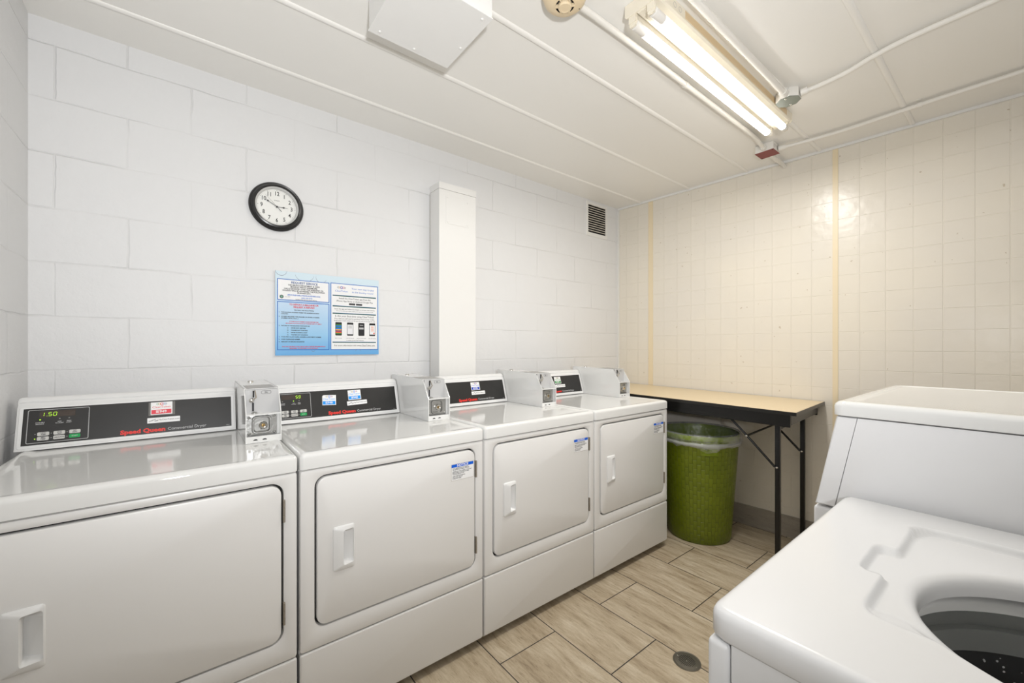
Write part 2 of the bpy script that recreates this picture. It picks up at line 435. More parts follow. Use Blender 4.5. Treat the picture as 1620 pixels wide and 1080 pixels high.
def dryer(idx, label, digits, stickers, site, notice, narrow=0.0, led=None):
    bx = B0 + idx * WD
    g = 0.004
    x0, x1 = g + narrow, WD - g
    t = thing('clothes_dryer', label, 'dryer', (bx, YD, 0), 0, 'coin-operated dryers along the block wall')
    D = 0.69
    # cabinet
    b = MB()
    b.box((x0, 0.022, 0.03), (x1, D, 0.862), M_white)
    b.box((x0 + 0.01, 0.018, 0.05), (x1 - 0.01, 0.0225, 0.85), M_dark)  # dark sheet that paints the shade inside the door gap
    b.build('cabinet', t, 0)
    for fx in (x0 + 0.08, x1 - 0.08):
        for fy in (0.10, D - 0.08):
            b = MB(); b.lathe([(0.014, 0), (0.014, 0.012), (0.006, 0.012), (0.006, 0.031)], M_dark, 12, T(fx, fy, 0), True, True); b.build('levelling_foot', t)
    # upper front panel with door opening
    dx0, dx1, dz0, dz1 = 0.047, 0.656, 0.350, 0.836
    b = MB()
    if narrow: fx0 = x0
    else: fx0 = x0
    q = 0.006
    b.loft([ring_xz(fx0, 0.2875, x1, 0.8605, 0.006, 0.022), ring_xz(fx0, 0.2875, x1, 0.8605, 0.008, 0.006),
            ring_xz(fx0 + 0.002, 0.2895, x1 - 0.002, 0.8585, 0.008, 0.0015), ring_xz(fx0 + q, 0.2935, x1 - q, 0.8545, 0.008, 0.0),
            ring_xz(dx0 - 0.006, dz0 - 0.006, dx1 + 0.006, dz1 + 0.006, 0.040, 0.0),
            ring_xz(dx0 - 0.001, dz0 - 0.001, dx1 + 0.001, dz1 + 0.001, 0.036, 0.003),
            ring_xz(dx0, dz0, dx1, dz1, 0.035, 0.0178)], M_white, T(0, 0, 0), False, False)
    b.build('front_panel', t, 40)
    # lower panel with toe chamfer
    b = MB()
    b.loft([ring_xz(x0, 0.045, x1, 0.2835, 0.006, 0.022), ring_xz(x0, 0.030, x1, 0.2835, 0.006, 0.016),
            ring_xz(x0, 0.040, x1, 0.2835, 0.006, 0.005),
            ring_xz(x0 + 0.003, 0.043, x1 - 0.003, 0.280, 0.006, 0.001),
            ring_xz(x0 + 0.006, 0.047, x1 - 0.006, 0.276, 0.006, 0.0)], M_white, T(0, 0, 0), True, True)
    lp = b.build('lower_panel', t, 25)
    for sx in (x0 + 0.05, x1 - 0.05):
        b = MB(); b.lathe([(0.0, -0.003), (0.004, -0.002), (0.005, 0.0)], M_hinge, 12, T(sx, 0.0115, 0.034) @ R('X', -50)); b.build('screw', lp)
    # door
    e = 0.0058
    hx0, hx1, hz0, hz1 = 0.100, 0.170, 0.515, 0.660
    b = MB()
    b.loft([ring_xz(dx0 + e, dz0 + e, dx1 - e, dz1 - e, 0.031, 0.0178), ring_xz(dx0 + e, dz0 + e, dx1 - e, dz1 - e, 0.031, 0.002),
            ring_xz(dx0 + e + 0.001, dz0 + e + 0.001, dx1 - e - 0.001, dz1 - e - 0.001, 0.030, -0.0008),
            ring_xz(dx0 + e + 0.004, dz0 + e + 0.004, dx1 - e - 0.004, dz1 - e - 0.004, 0.028, -0.002),
            ring_xz(hx0 + 0.004, hz0 + 0.004, hx1 - 0.004, hz1 - 0.004, 0.006, -0.002),
            ring_xz(hx0 + 0.004, hz0 + 0.004, hx1 - 0.004, hz1 - 0.004, 0.006, 0.0170)], M_white, T(0, 0, 0), False, True)
    door = b.build('door', t, 30); door['label'] = 'rectangular dryer door with rounded corners'
    # handle: proud bezel, scooped cup open to the right
    b = MB()
    ox0, ox1, oz0, oz1 = hx0 + 0.031, hx1 - 0.004, hz0 + 0.017, hz1 - 0.014
    b.loft([ring_xz(hx0, hz0, hx1, hz1, 0.008, -0.0018),
            ring_xz(hx0 + 0.0005, hz0 + 0.0005, hx1 - 0.0005, hz1 - 0.0005, 0.008, lambda x, z: -0.0045 - 0.0045 * math.exp(-((x - hx0 - 0.028) / 0.02) ** 2)),
            ring_xz(hx0 + 0.003, hz0 + 0.003, hx1 - 0.002, hz1 - 0.003, 0.007, lambda x, z: -0.006 - 0.007 * math.exp(-((x - hx0 - 0.028) / 0.02) ** 2)),
            ring_xz(ox0, oz0, ox1, oz1, 0.006, lambda x, z: -0.006 - 0.008 * math.exp(-((x - hx0 - 0.028) / 0.02) ** 2)),
            ring_xz(ox0 + 0.002, oz0 + 0.001, ox1 - 0.0005, oz1 - 0.001, 0.006, lambda x, z: -0.003 - 0.006 * (ox1 - x) / 0.035),
            ring_xz(ox0 + 0.002, oz0 + 0.010, ox1 - 0.001, oz1 - 0.012, 0.006, lambda x, z: 0.0 + 0.015 * min(1, (ox1 - x) / 0.03))],
           M_plast, T(0, 0, 0), False, True)
    b.build('door_handle', door, 40)
    # hinges
    for hz in (0.749, 0.437):
        b = MB(); b.box((dx1 - 0.002, -0.0035, hz - 0.034), (dx1 + 0.004, 0.010, hz + 0.034), M_hinge)
        for k in range(3): b.tube([(dx1 + 0.001, -0.0035, hz - 0.033 + k * 0.0225), (dx1 + 0.001, -0.0035, hz - 0.0125 + k * 0.0225)], 0.0032, M_hinge, 10)
        b.build('hinge', door, 40)
    if notice:
        b = MB(); nx0, nx1, nz0, nz1 = 0.542, 0.643, 0.722, 0.785
        M = T((nx0 + nx1) / 2, -0.0021, (nz0 + nz1) / 2) @ UPW; w, h = (nx1 - nx0) / 2, (nz1 - nz0) / 2
        b.box((-w - 0.0012, -h - 0.0012, 0), (w + 0.0012, h + 0.0012, 0.0004), mat('sticker_edge', srgb(190, 186, 178), 0.5), M)
        b.box((-w, -h, 0), (w, h, 0.0006), M_sw, M)
        b.box((-w, h - 0.012, 0.0006), (w, h, 0.0008), mat('notice_blue', srgb(0, 95, 215), 0.4), M)
        b.text('NOTICE', 0.0125, M_sw, M @ T(0, h - 0.006, 0.0009), weight=0.0003, sx=1.15)
        rows = [('HIGH TEMPERATURE MAY DAMAGE', 0), ('OR SHRINK SOME FABRICS. SEE LABEL.', 1), ('REMOVE CLOTHES PROMPTLY WHEN DRY.', 2.4),
                ('MANAGEMENT IS NOT RESPONSIBLE', 3.4), ('FOR DAMAGED ARTICLES.', 4.4), ('CLEAN LINT FILTER BEFORE', 5.8), ('EACH LOAD. DO NOT', 6.8), ('OVERLOAD DRYER.', 7.8)]
        for s_, k in rows:
            b.text(s_, 0.0046, M_ink, M @ T(-w + 0.004, h - 0.0165 - k * 0.0051, 0.0007), 'LEFT', 0.00008)
        o = b.build('notice_sticker', door, 0); o['label'] = 'blue and white notice sticker'
    # lid
    b = MB()
    def lr(i, z, r=0.012): return ring_xy(x0 - 0.001 + i, -0.004 + i, x1 + 0.001 - i, D - i, max(r, 0.004), z, 8)
    b.loft([lr(0.004, 0.8625), lr(0, 0.8645), lr(0, 0.900), lr(0.001, 0.9055), lr(0.004, 0.910), lr(0.009, 0.9132), lr(0.015, ZT + 0.0006),
            lr(0.022, ZT + 0.0004), lr(0.030, ZT - 0.0010), lr(0.038, ZT - 0.0028, 0.02), lr(0.046, ZT - 0.0034, 0.02)], M_top)
    b.build('top_panel', t, 50)
    # console
    cx0, cx1 = (-0.007 if idx == 0 else 0.0015), 0.580
    b = MB()
    sl = (CON_Y1 - CON_Y0) / (CON_Z1 - CON_Z0)
    def crin(x0_, x1_, i): pass
    # side profile (y,z)
    prof = [(CON_Y0, CON_Z0), (CON_Y0 + sl * 0.141, CON_Z0 + 0.141), (CON_Y0 + sl * 0.144 + 0.005, CON_Z0 + 0.144), (CON_Y0 + sl * 0.148 + 0.006, CON_Z0 + 0.148),
            (CON_Y0 + sl * 0.153 + 0.002, CON_Z0 + 0.153), (CON_Y1 + 0.004, CON_Z1 - 0.006), (CON_Y1 + 0.010, CON_Z1 - 0.001), (CON_Y1 + 0.020, CON_Z1), (0.694, CON_Z1 - 0.004), (0.694, CON_Z0)]
    def cring(x, s_):
        cy, cz = 0.645, 1.0
        return [(x, cy + (p - cy) * s_, cz + (q_ - cz) * s_ if q_ > 0.93 else q_) for p, q_ in prof]
    b.loft([cring(cx0, 0.965), cring(cx0 + 0.003, 0.99), cring(cx0 + 0.009, 1.0), cring(cx1 - 0.009, 1.0), cring(cx1 - 0.003, 0.99), cring(cx1, 0.965)], M_plast)
    con = b.build('control_console', t, 50)
    MF = T(0, CON_Y0, CON_Z0) @ R('X', 90 - CT)       # console face plane: local x right, y up the slope, z out
    px0, px1, pv0, pv1 = cx0 + 0.014, cx1 - 0.014, 0.016, 0.136
    # raised lip round the fascia
    b = MB()
    lip = [ring_xy(px0 - 0.009, pv0 - 0.010, px1 + 0.009, pv1 + 0.006, 0.006, 0.0), ring_xy(px0 - 0.008, pv0 - 0.009, px1 + 0.008, pv1 + 0.005, 0.006, 0.0012),
           ring_xy(px0, pv0, px1, pv1, 0.001, 0.0012), ring_xy(px0, pv0, px1, pv1, 0.001, 0.0003)]
    b.loft(lip, M_plast, MF, False, False); b.build('fascia_frame', con)
    b = MB(); b.box((px0, pv0, -0.001), (px1, pv1, 0.0005), M_black, MF)
    b.text('Speed Queen', 0.0200, M_red, MF @ T(0.300, 0.029, 0.0006), weight=0.0009, sx=1.12)
    b.text('Commercial Dryer', 0.0150, M_silver, MF @ T(0.368, 0.0285, 0.0006), 'LEFT', 0.0001, 1.0)
    b.text('202577', 0.004, M_silver, MF @ T(px1 - 0.012, 0.022, 0.0006))
    fas = b.build('fascia', con, 0); fas['label'] = 'black fascia with red and grey lettering'
    # keypad
    b = MB(); kx0, kx1, kv0, kv1 = px0 + 0.010, px0 + 0.152, 0.022, 0.131
    b.loft([ring_xy(kx0, kv0, kx1, kv1, 0.004, 0.0005), ring_xy(kx0, kv0, kx1, kv1, 0.004, 0.0008), ring_xy(kx0 + 0.0015, kv0 + 0.0015, kx1 - 0.0015, kv1 - 0.0015, 0.003, 0.0008),
            ring_xy(kx0 + 0.0015, kv0 + 0.0015, kx1 - 0.0015, kv1 - 0.0015, 0.003, 0.0005)], M_silver, MF, False, False)
    b.box((kx0 + 0.026, kv1 - 0.026, 0.0005), (kx0 + 0.108, kv1 - 0.006, 0.0007), mat('display_window', srgb(70, 60, 54), 0.2), MF)
    mg = mat('led_green', srgb(150, 200, 30), 0.5, emit=srgb(160, 220, 40), estr=0.8)
    mo = mat('led_off', srgb(150, 150, 145), 0.5)
    if digits:
        xx = kx0 + (0.034 if digits[0] == '1' else 0.081)
        for ch in digits:
            if ch == '.': b.box((xx - 0.0032, kv1 - 0.0226, 0.0006), (xx - 0.0020, kv1 - 0.0214, 0.0009), mg, MF); continue
            seg_digit(b, ch, xx - (0.006 if ch == '1' else 0), kv1 - 0.0220, 0.0072, 0.0115, mg, MF); xx += 0.0112
    for k, (lx, tx) in enumerate(((0.028, ('AVAILABLE', 'MACHINE')), (0.072, ('ADD', 'TO START')), (0.094, ('PRESS', 'START')))):
        b.box((kx0 + lx - 0.0018, kv1 - 0.0345, 0.0005), (kx0 + lx + 0.0018, kv1 - 0.032, 0.0008), mg if led == k else mo, MF)
        for j, s_ in enumerate(tx): b.text(s_, 0.0042, M_silver, MF @ T(kx0 + lx, kv1 - 0.043 - j * 0.005, 0.0006), weight=0.0001)
    keys = (('HIGH', 'TEMP'), ('LOW', 'TEMP'), ('NO', 'HEAT')), (('MED', 'TEMP'), ('DELICATES',), ('START',))
    for r_ in range(2):
        for c_ in range(3):
            ax, av = kx0 + 0.024 + c_ * 0.0360, kv0 + 0.0225 - r_ * 0.0150
            green = (r_, c_) == (1, 2)
            mk = mat('key_green', srgb(0, 160, 80), 0.4) if green else mat('key_grey', srgb(205, 204, 200), 0.4)
            b.loft([ring_xy(ax, av, ax + 0.0265, av + 0.0120, 0.003, z) for z in (0.0005, 0.0014)], mk, MF)
            for j, s_ in enumerate(keys[r_][c_]):
                b.text(s_, 0.0048, M_ink if not green else M_silver, MF @ T(ax + 0.0135, av + 0.0060 + (0.0028 if len(keys[r_][c_]) > 1 else 0) - j * 0.0052, 0.0015), weight=0.00012)
            lit = led is not None and ((r_ == 1 and c_ == 0 and led == 0) or (r_ == 0 and c_ == 0 and led == 1))
            b.box((ax - 0.0060, av + 0.005, 0.0005), (ax - 0.0035, av + 0.0075, 0.0009), mg if lit else mo, MF)
    o = b.build('control_keypad', con, 0); o['label'] = 'outlined keypad with display window and six keys'
    for st in stickers: machine_sticker(con, *st, M0=MF) if len(st) == 8 else machine_sticker(con, *st[:8], MF, **st[8])
    for st in site: site_sticker(con, *st, MF)
    # coin box
    X0, X1 = 0.584, 0.6945; Y0 = 0.278; Y1 = 0.335; YB_ = 0.700; ZK = 1.012; ZTOP = 1.098; w = 0.003; z0 = ZT - 0.0025
    side = [(Y0, z0), (Y0, ZK), (Y1, ZTOP), (YB_, ZTOP + 0.006), (YB_, z0)]
    b = MB()
    for xa in (X0, X1 - w):
        b.loft([[(xa + dx, p, q_) for p, q_ in side] for dx in (0, w)], M_top)
    b.add([(X0, Y1, ZTOP), (X1, Y1, ZTOP), (X1, YB_, ZTOP + 0.006), (X0, YB_, ZTOP + 0.006), (X0, Y1, ZTOP - w), (X1, Y1, ZTOP - w), (X1, YB_, ZTOP + 0.006 - w), (X0, YB_, ZTOP + 0.006 - w)],
          [(0, 1, 2, 3), (7, 6, 5, 4), (0, 4, 5, 1)], M_top)
    b.box((X0 + w, YB_ - w, z0), (X1 - w, YB_, ZTOP + 0.003), M_top)
    b.box((X0 + w, Y0, z0), (X1 - w, YB_, z0 + w), M_top)
    b.box((X0 + w, Y0 + 0.001, ZK - 0.004), (X1 - w, Y0 + 0.045, ZK), M_top)      # shelf
    b.box((X0 + w, Y0 + 0.003, z0 + w), (X1 - w, Y0 + 0.006, z0 + 0.022), M_top)  # lower rail
    b.box((X0 + w, Y0 + 0.022, z0 + 0.02), (X1 - w, Y0 + 0.026, ZK - 0.004), M_top)
    cb = b.build('coin_box', t, 0); cb['label'] = 'white metal coin box with open slanted front'
    b = MB(); b.box((X0 + w, Y0 + 0.045, ZK), (X1 - w, Y0 + 0.048, ZTOP - 0.003), mat('coin_plate_grey', srgb(190, 190, 190), 0.35)); 
    Mp = T(0, Y0 + 0.045, 0) @ UPW
    b.loft([ring_xz(X0 + 0.052, ZTOP - 0.020, X0 + 0.084, ZTOP - 0.008, 0.005, Y0 + 0.0445), ring_xz(X0 + 0.0528, ZTOP - 0.0192, X0 + 0.0832, ZTOP - 0.0088, 0.0045, Y0 + 0.0444)], M_ink, IDM, False, False)
    b.text('25c', 0.007, M_ink, Mp @ T(X0 + 0.068, ZTOP - 0.014, 0.0005), weight=0.0001)
    cp = b.build('coin_plate', cb, 0)
    b = MB(); b.box((X0 + 0.026, Y0 + 0.040, ZTOP - 0.030), (X0 + 0.030, Y0 + 0.046, ZTOP - 0.006), M_dark)
    b.box((X0 + 0.024, Y0 + 0.0435, ZK + 0.006), (X0 + 0.030, Y0 + 0.0455, ZTOP - 0.050), M_ink)
    b.tube([(X0 + 0.033, Y0 + 0.046, ZTOP - 0.006), (X0 + 0.035, Y0 + 0.030, ZTOP - 0.030), (X0 + 0.028, Y0 + 0.026, ZTOP - 0.034)], 0.0022, M_hinge, 8)
    b.build('coin_slot', cb, 40)
    b = MB(); b.lathe([(0.0, -0.018), (0.005, -0.017), (0.0085, -0.012), (0.009, -0.006), (0.006, 0)], M_chrome, 20, T(X0 + 0.022, Y0 + 0.043, ZTOP - 0.040) @ R('X', 90) @ R('X', 180)); b.build('coin_button', cb)
    b = MB(); b.lathe([(0.0, 0.006), (0.006, 0.005), (0.0105, 0.001), (0.0105, 0.0)], M_metal, 20, T(X0 + 0.030, Y0 + 0.032, ZK)); b.build('coin_tray_boss', cb)
    # metal drawer face with lock
    fz0, fz1 = z0 + 0.022, ZK - 0.005
    b = MB(); mx = (X0 + X1) / 2; mz = (fz0 + fz1) / 2
    a0, a1 = X0 + w + 0.001, X1 - w - 0.009
    b.loft([ring_xz(a0, fz0, a1, fz1, 0.002, Y0 + 0.022), ring_xz(a0, fz0, a1, fz1, 0.002, Y0 + 0.017),
            ring_xz(a0 + 0.016, fz0 + 0.008, a1 - 0.018, fz1 - 0.003, 0.012, Y0 + 0.016), ring_xz(a0 + 0.018, fz0 + 0.010, a1 - 0.020, fz1 - 0.005, 0.011, Y0 + 0.009),
            ring_xz(a0 + 0.021, fz0 + 0.013, a1 - 0.023, fz1 - 0.008, 0.010, Y0 + 0.009), ring_xz(a0 + 0.024, fz0 + 0.016, a1 - 0.026, fz1 - 0.011, 0.009, Y0 + 0.019)], M_metal)
    for px_, pz_ in ((a0 + 0.008, fz0 + 0.009), (a0 + 0.008, fz1 - 0.008), (a1 - 0.009, fz0 + 0.009), (a1 - 0.009, fz1 - 0.008)):
        b.lathe([(0.0, 0.004), (0.003, 0.0035), (0.0048, 0.0015), (0.005, 0)], M_metal, 14, T(px_, Y0 + 0.0172, pz_) @ UPW)
    df = b.build('coin_drawer_face', cb, 40); df['label'] = 'cast metal coin drawer face'
    b = MB(); Ml = T(mx - 0.001, Y0 + 0.019, mz) @ UPW
    b.lathe([(0.0135, 0.0), (0.0135, 0.012), (0.0115, 0.0145), (0.0085, 0.0145), (0.0085, 0.010), (0.0, 0.010)], M_chrome, 28, Ml)
    b.lathe([(0.0, 0.0125), (0.0055, 0.012), (0.0062, 0.010)], M_brass, 20, Ml)
    b.box((-0.0008, -0.004, 0.0126), (0.0008, 0.004, 0.0130), M_dark, Ml); b.build('lock', df, 40)
    b = MB()
    for k in (0.030, 0.058):
        b.loft([[(X0 + k + 0.007 * math.cos(q_), Y0 + 0.0025, z0 + 0.008 + 0.0045 * math.sin(q_)) for q_ in [PI * j / 8 for j in range(9)]],
                [(X0 + k + 0.007 * math.cos(q_), Y0 + 0.0035, z0 + 0.008 + 0.0045 * math.sin(q_)) for q_ in [PI * j / 8 for j in range(9)]]], M_dark)
    b.build('rail_slot', cb, 0)
    b = MB(); b.add([(X0 + 0.010, Y1 + 0.012, ZTOP + 0.0006), (X1 - 0.008, Y1 + 0.012, ZTOP + 0.0006), (X1 - 0.008, Y1 + 0.13, ZTOP + 0.0028), (X0 + 0.010, Y1 + 0.13, ZTOP + 0.0028)], [(0, 1, 2, 3)], M_gray)
    o = b.build('meter_label', cb, 0)
    b = MB(); b.lathe([(0.011, 0), (0.011, 0.004), (0.007, 0.006), (0.0, 0.006)], M_chrome, 20, T(X0 + 0.050, YB_ - 0.08, ZTOP + 0.004)); b.build('top_lock', cb, 40)
    return t

dryer(0, 'white coin-operated dryer nearest the left wall, red IE949 sticker on its console', '1.50',
      [(0.350, 0.108, 0.062, 0.047, 'IE949', (226, 62, 78), 'red', 0.0, {'plastic': True})], [(0.357, 0.064, 0.0)], False, 0.0, 0)
dryer(1, 'white coin-operated dryer with two light blue IE948 stickers on its console', '59',
      [(0.246, 0.090, 0.060, 0.047, 'IE948', (0, 150, 240), 'light_blue', -3.0, {'corner': True}), (0.362, 0.106, 0.060, 0.047, 'IE948', (0, 150, 240), 'light_blue', 1.5, {})],
      [(0.372, 0.068, 2.0)], True, 0.0, 1)
dryer(2, 'white coin-operated dryer with one dark blue number sticker on its console', None,
      [(0.361, 0.106, 0.060, 0.047, 'IE945', (40, 75, 190), 'dark_blue', 0.0, {})], [(0.376, 0.066, 0.0)], True)
dryer(3, 'white coin-operated dryer beside the green waste bin, green number sticker on its console', None,
      [(0.342, 0.106, 0.060, 0.047, 'IE947', (30, 140, 60), 'green', 0.0, {})], [(0.358, 0.066, 0.0)], True)

# ------------------------------------------------------------------ top-loading washer
def washer():
    x0, x1, y1, y0 = 0.555, 1.226, 0.273, -0.42
    t = thing('top_load_washer', 'white top-loading washer with open round tub in the near right corner', 'washer', (x0, y1, 0))
    M_wash = M_wash1
    w = x1 - x0; d = y1 - y0                       # local: x 0..w, y 0..-d
    b = MB()
    b.box((0.004, -d + 0.01, 0.03), (w - 0.004, -0.030, 0.70), M_wash)
    for xa in (0.004, w - 0.008): b.box((xa, -d + 0.01, 0.70), (xa + 0.004, -0.03, 0.8595), M_wash)
    b.box((0.004, -d + 0.01, 0.70), (w - 0.004, -d + 0.014, 0.8595), M_wash)
    b.build('cabinet', t, 0)
    b = MB(); 
    b.rbox((-0.001, -0.028, 0.03), (w + 0.001, 0.0, 0.8575), 0.007, M_wash); b.build('front_panel', t, 50)
    for fx in (0.04, w - 0.04):
        for fy in (-0.06, -d + 0.06):
            b = MB(); b.lathe([(0.014, 0), (0.014, 0.012), (0.006, 0.012), (0.006, 0.031)], M_dark, 12, T(fx, fy, 0), True, True); b.build('levelling_foot', t)
    # top: polar mesh round the hole
    hx, hy, ha, hb = 0.294, -0.370, 0.186, 0.199
    N = 4 * 72; zt = 0.900
    rx0, rx1, ry1, ry0 = 0.145, 0.565, -0.135, -0.62
    def sd_box(x, y, ax0, ay0, ax1, ay1, r):
        qx = max(ax0 + r - x, x - (ax1 - r)); qy = max(ay0 + r - y, y - (ay1 - r))
        return math.hypot(max(qx, 0), max(qy, 0)) + min(max(qx, qy), 0) - r
    def height(x, y):
        d1 = sd_box(x, y, rx0, ry0, rx1, ry1, 0.03)
        d2 = sd_box(x, y, 0.290, -0.18, 0.405, -0.105, 0.012)
        k = 0.010; h = max(k - abs(d1 - d2), 0) / k; dd = min(d1, d2) - h * h * k * 0.25
        s_ = min(1, max(0, (0.005 - dd) / 0.010)); s_ = s_ * s_ * (3 - 2 * s_)
        f_ = min(1, max(0, (x - 0.140) / 0.05))
        return -0.0125 * s_ * f_
    def outer(q):
        c, s_ = math.cos(q), math.sin(q); best = 9
        for lim, comp in ((w - 0.001 - hx, c), (-(0.001 + hx) + 0.002, c), (-hy, s_), (-d - hy, s_)):
            if comp * lim > 0: best = min(best, lim / comp)
        return best
    # angles incl. exact corners
    angs = sorted([2 * PI * k / N for k in range(N)])
    cs = [math.atan2(sy - hy, sx - hx) % (2 * PI) for sx, sy in ((w, 0), (-0.001, 0), (-0.001, -d), (w, -d))]
    for ca in cs:
        j = min(range(N), key=lambda i: abs(angs[i] - ca)); angs[j] = ca
    rows = []
    def edge_pt(q, inset):
        # rounded outer outline
        c, s_ = math.cos(q), math.sin(q); R_ = 0.022
        lo, hi = 0.0, 1.0
        for _ in range(30):
            m_ = (lo + hi) / 2
            if sd_box(hx + c * m_, hy + s_ * m_, 0, -d, w, 0, R_) < -inset: lo = m_
            else: hi = m_
        return lo
    M1 = 84
    lipn = [(0.0, -0.030, 0.000), (0.0, -0.018, 0.000), (0.001, -0.010, 0), (0.004, -0.005, 0), (0.009, -0.0015, 0), (0.016, 0, 0)]
    ringlist = []
    for off, dz, _ in lipn:
        ringlist.append([(hx + (ha + off) * math.cos(q), hy + (hb + off) * math.sin(q), zt - 0.0125 + dz) for q in angs])
    er = {q: edge_pt(q, 0.011) for q in angs}
    for i in range(1, M1 + 1):
        f = i / M1; ring = []
        for q in angs:
            # direction from ellipse point to the edge point at the same angle
            ex, ey = hx + (ha + 0.016) * math.cos(q), hy + (hb + 0.016) * math.sin(q)
            ox, oy = hx + er[q] * math.cos(q), hy + er[q] * math.sin(q)
            x, y = ex + (ox - ex) * f, ey + (oy - ey) * f
            hh = height(x, y)
            if i < 6: hh = hh * (i / 6) + -0.0125 * (1 - i / 6)
            ring.append((x, y, zt + hh))
        ringlist.append(ring)
    for inset, dz in ((0.008, -0.0005), (0.005, -0.002), (0.0025, -0.0045), (0.0008, -0.008), (0, -0.012), (0, -0.036), (0.003, -0.0400), (0.006, -0.0402)):
        ringlist.append([(hx + edge_pt(q, inset) * math.cos(q), hy + edge_pt(q, inset) * math.sin(q), zt + dz) for q in angs])
    b = MB(); b.loft(ringlist, M_wash, IDM, False, False); b.build('top_panel', t, 60)
    # tub rings
    M = T(hx, hy, 0)
    b = MB(); b.lathe([(0.262, zt - 0.054), (0.240, zt - 0.052), (0.226, zt - 0.054), (0.216, zt - 0.060), (0.213, zt - 0.066), (0.215, zt - 0.078), (0.222, zt - 0.080)], mat('tub_cover_white', srgb(238, 238, 236), 0.3), 96, M)
    b.build('splash_ring', t, 60)
    b = MB(); b.lathe([(0.221, zt - 0.079), (0.222, zt - 0.104), (0.213, zt - 0.106), (0.215, zt - 0.142), (0.226, zt - 0.146)], mat('tub_ring_grey', srgb(128, 130, 127), 0.4), 96, M)
    b.build('balance_ring', t, 60)
    mb = NT('perforated_black_tub'); tc = mb.n('TexCoord'); vo = mb.n('TexVoronoi'); vo.inputs['Scale'].default_value = 95
    mb.l(tc.outputs['Object'], vo.inputs['Vector'])
    mb.l(mb.ramp(vo.outputs['Distance'], [(0.12, srgb(190, 190, 190)), (0.2, srgb(22, 21, 21))]), mb.b.inputs['Base Color']); mb.b.inputs['Roughness'].default_value = 0.25
    b = MB(); b.lathe([(0.226, zt - 0.145), (0.222, zt - 0.45), (0.19, zt - 0.50), (0.0, zt - 0.50)], mb.m, 96, M)
    o = b.build('wash_tub', t, 60); o['label'] = 'dark perforated wash tub'
washer()

# ------------------------------------------------------------------ front-load washer beyond it
def washer2():
    x0, x1, yf, yb = 1.240, 1.927, 0.336, -0.40
    t = thing('front_load_washer', 'tall white washer with slanted upper front standing behind the open top-loader', 'washer', (x0, yf, 0))
    w = x1 - x0; d = yf - yb
    zb, zs, zt = 0.855, 1.084, 1.118
    b = MB(); b.rbox((0.0, -d, 0.03), (w, 0.004, zb - 0.003), 0.008, M_wash); b.build('cabinet', t, 50)
    for fx in (0.04, w - 0.04):
        for fy in (-0.06, -d + 0.06):
            b = MB(); b.lathe([(0.014, 0), (0.014, 0.012), (0.006, 0.012), (0.006, 0.034)], M_dark, 12, T(fx, fy, 0), True, True); b.build('levelling_foot', t)
    sl = (0.043) / (zs - zb)
    # slanted control fascia wrapping the side
    def prof(ins):
        return [(-ins * 0.3 - 0.002, zb + 0.002 + ins), (-0.043 - ins * 0.3, zs - 0.002 - ins), (-0.043 - 0.040 + 0.0006, zs - 0.002 - ins), (-0.040 + 0.0006, zb + 0.002 + ins)]
    b = MB()
    pr = lambda i: [(-0.0 - i, zb + 0.003 + i), (-0.0 - sl * 0.02 - i * 0.6, zb + 0.02), (-0.043 - i, zs - 0.003 - i * 0.3), (-0.0825, zs - 0.003 - i * 0.3), (-0.0395, zb + 0.003 + i)]
    b.loft([[(x, p, q_) for p, q_ in pr(i)] for x, i in ((0.003, 0.006), (0.0008, 0.003), (0.0, 0.003), (0.003, 0.0), (w - 0.003, 0.0), (w, 0.004))][1:], M_wash)
    b.build('control_fascia', t, 40)
    b = MB()
    sp = [(-0.0405, zb + 0.003), (-0.0835, zs - 0.003), (-d + 0.01, zs - 0.003), (-d + 0.01, zb + 0.003)]
    b.loft([[(x, p, q_) for p, q_ in sp] for x in (0.001, w - 0.001)], M_wash); b.build('side_panel', t, 0)
    b = MB()
    def lr(i, z, r=0.02): return ring_xy(-0.003 + i, -d + i, w + 0.003 - i, -0.036 - i, r, z, 8)
    b.loft([lr(0.004, zs - 0.001), lr(0, zs + 0.001), lr(0, zt - 0.012), lr(0.002, zt - 0.006), lr(0.006, zt - 0.002), lr(0.012, zt), lr(0.030, zt), lr(0.034, zt - 0.0015), lr(0.038, zt - 0.002)], M_top)
    b.build('top_panel', t, 50)
    # front door (faces the dryers)
    b = MB(); Md = T(w / 2, 0.004, 0.47) @ R('X', -90)
    b.lathe([(0.19, 0.0), (0.19, 0.012), (0.175, 0.022), (0.15, 0.022), (0.14, 0.012)], M_plast, 48, Md)
    dr = b.build('door', t, 40)
    b = MB(); b.lathe([(0.14, 0.012), (0.10, 0.004), (0.0, 0.0015)], mat('door_glass', srgb(30, 32, 34), 0.05), 48, Md); b.build('door_glass', dr, 40)
washer2()

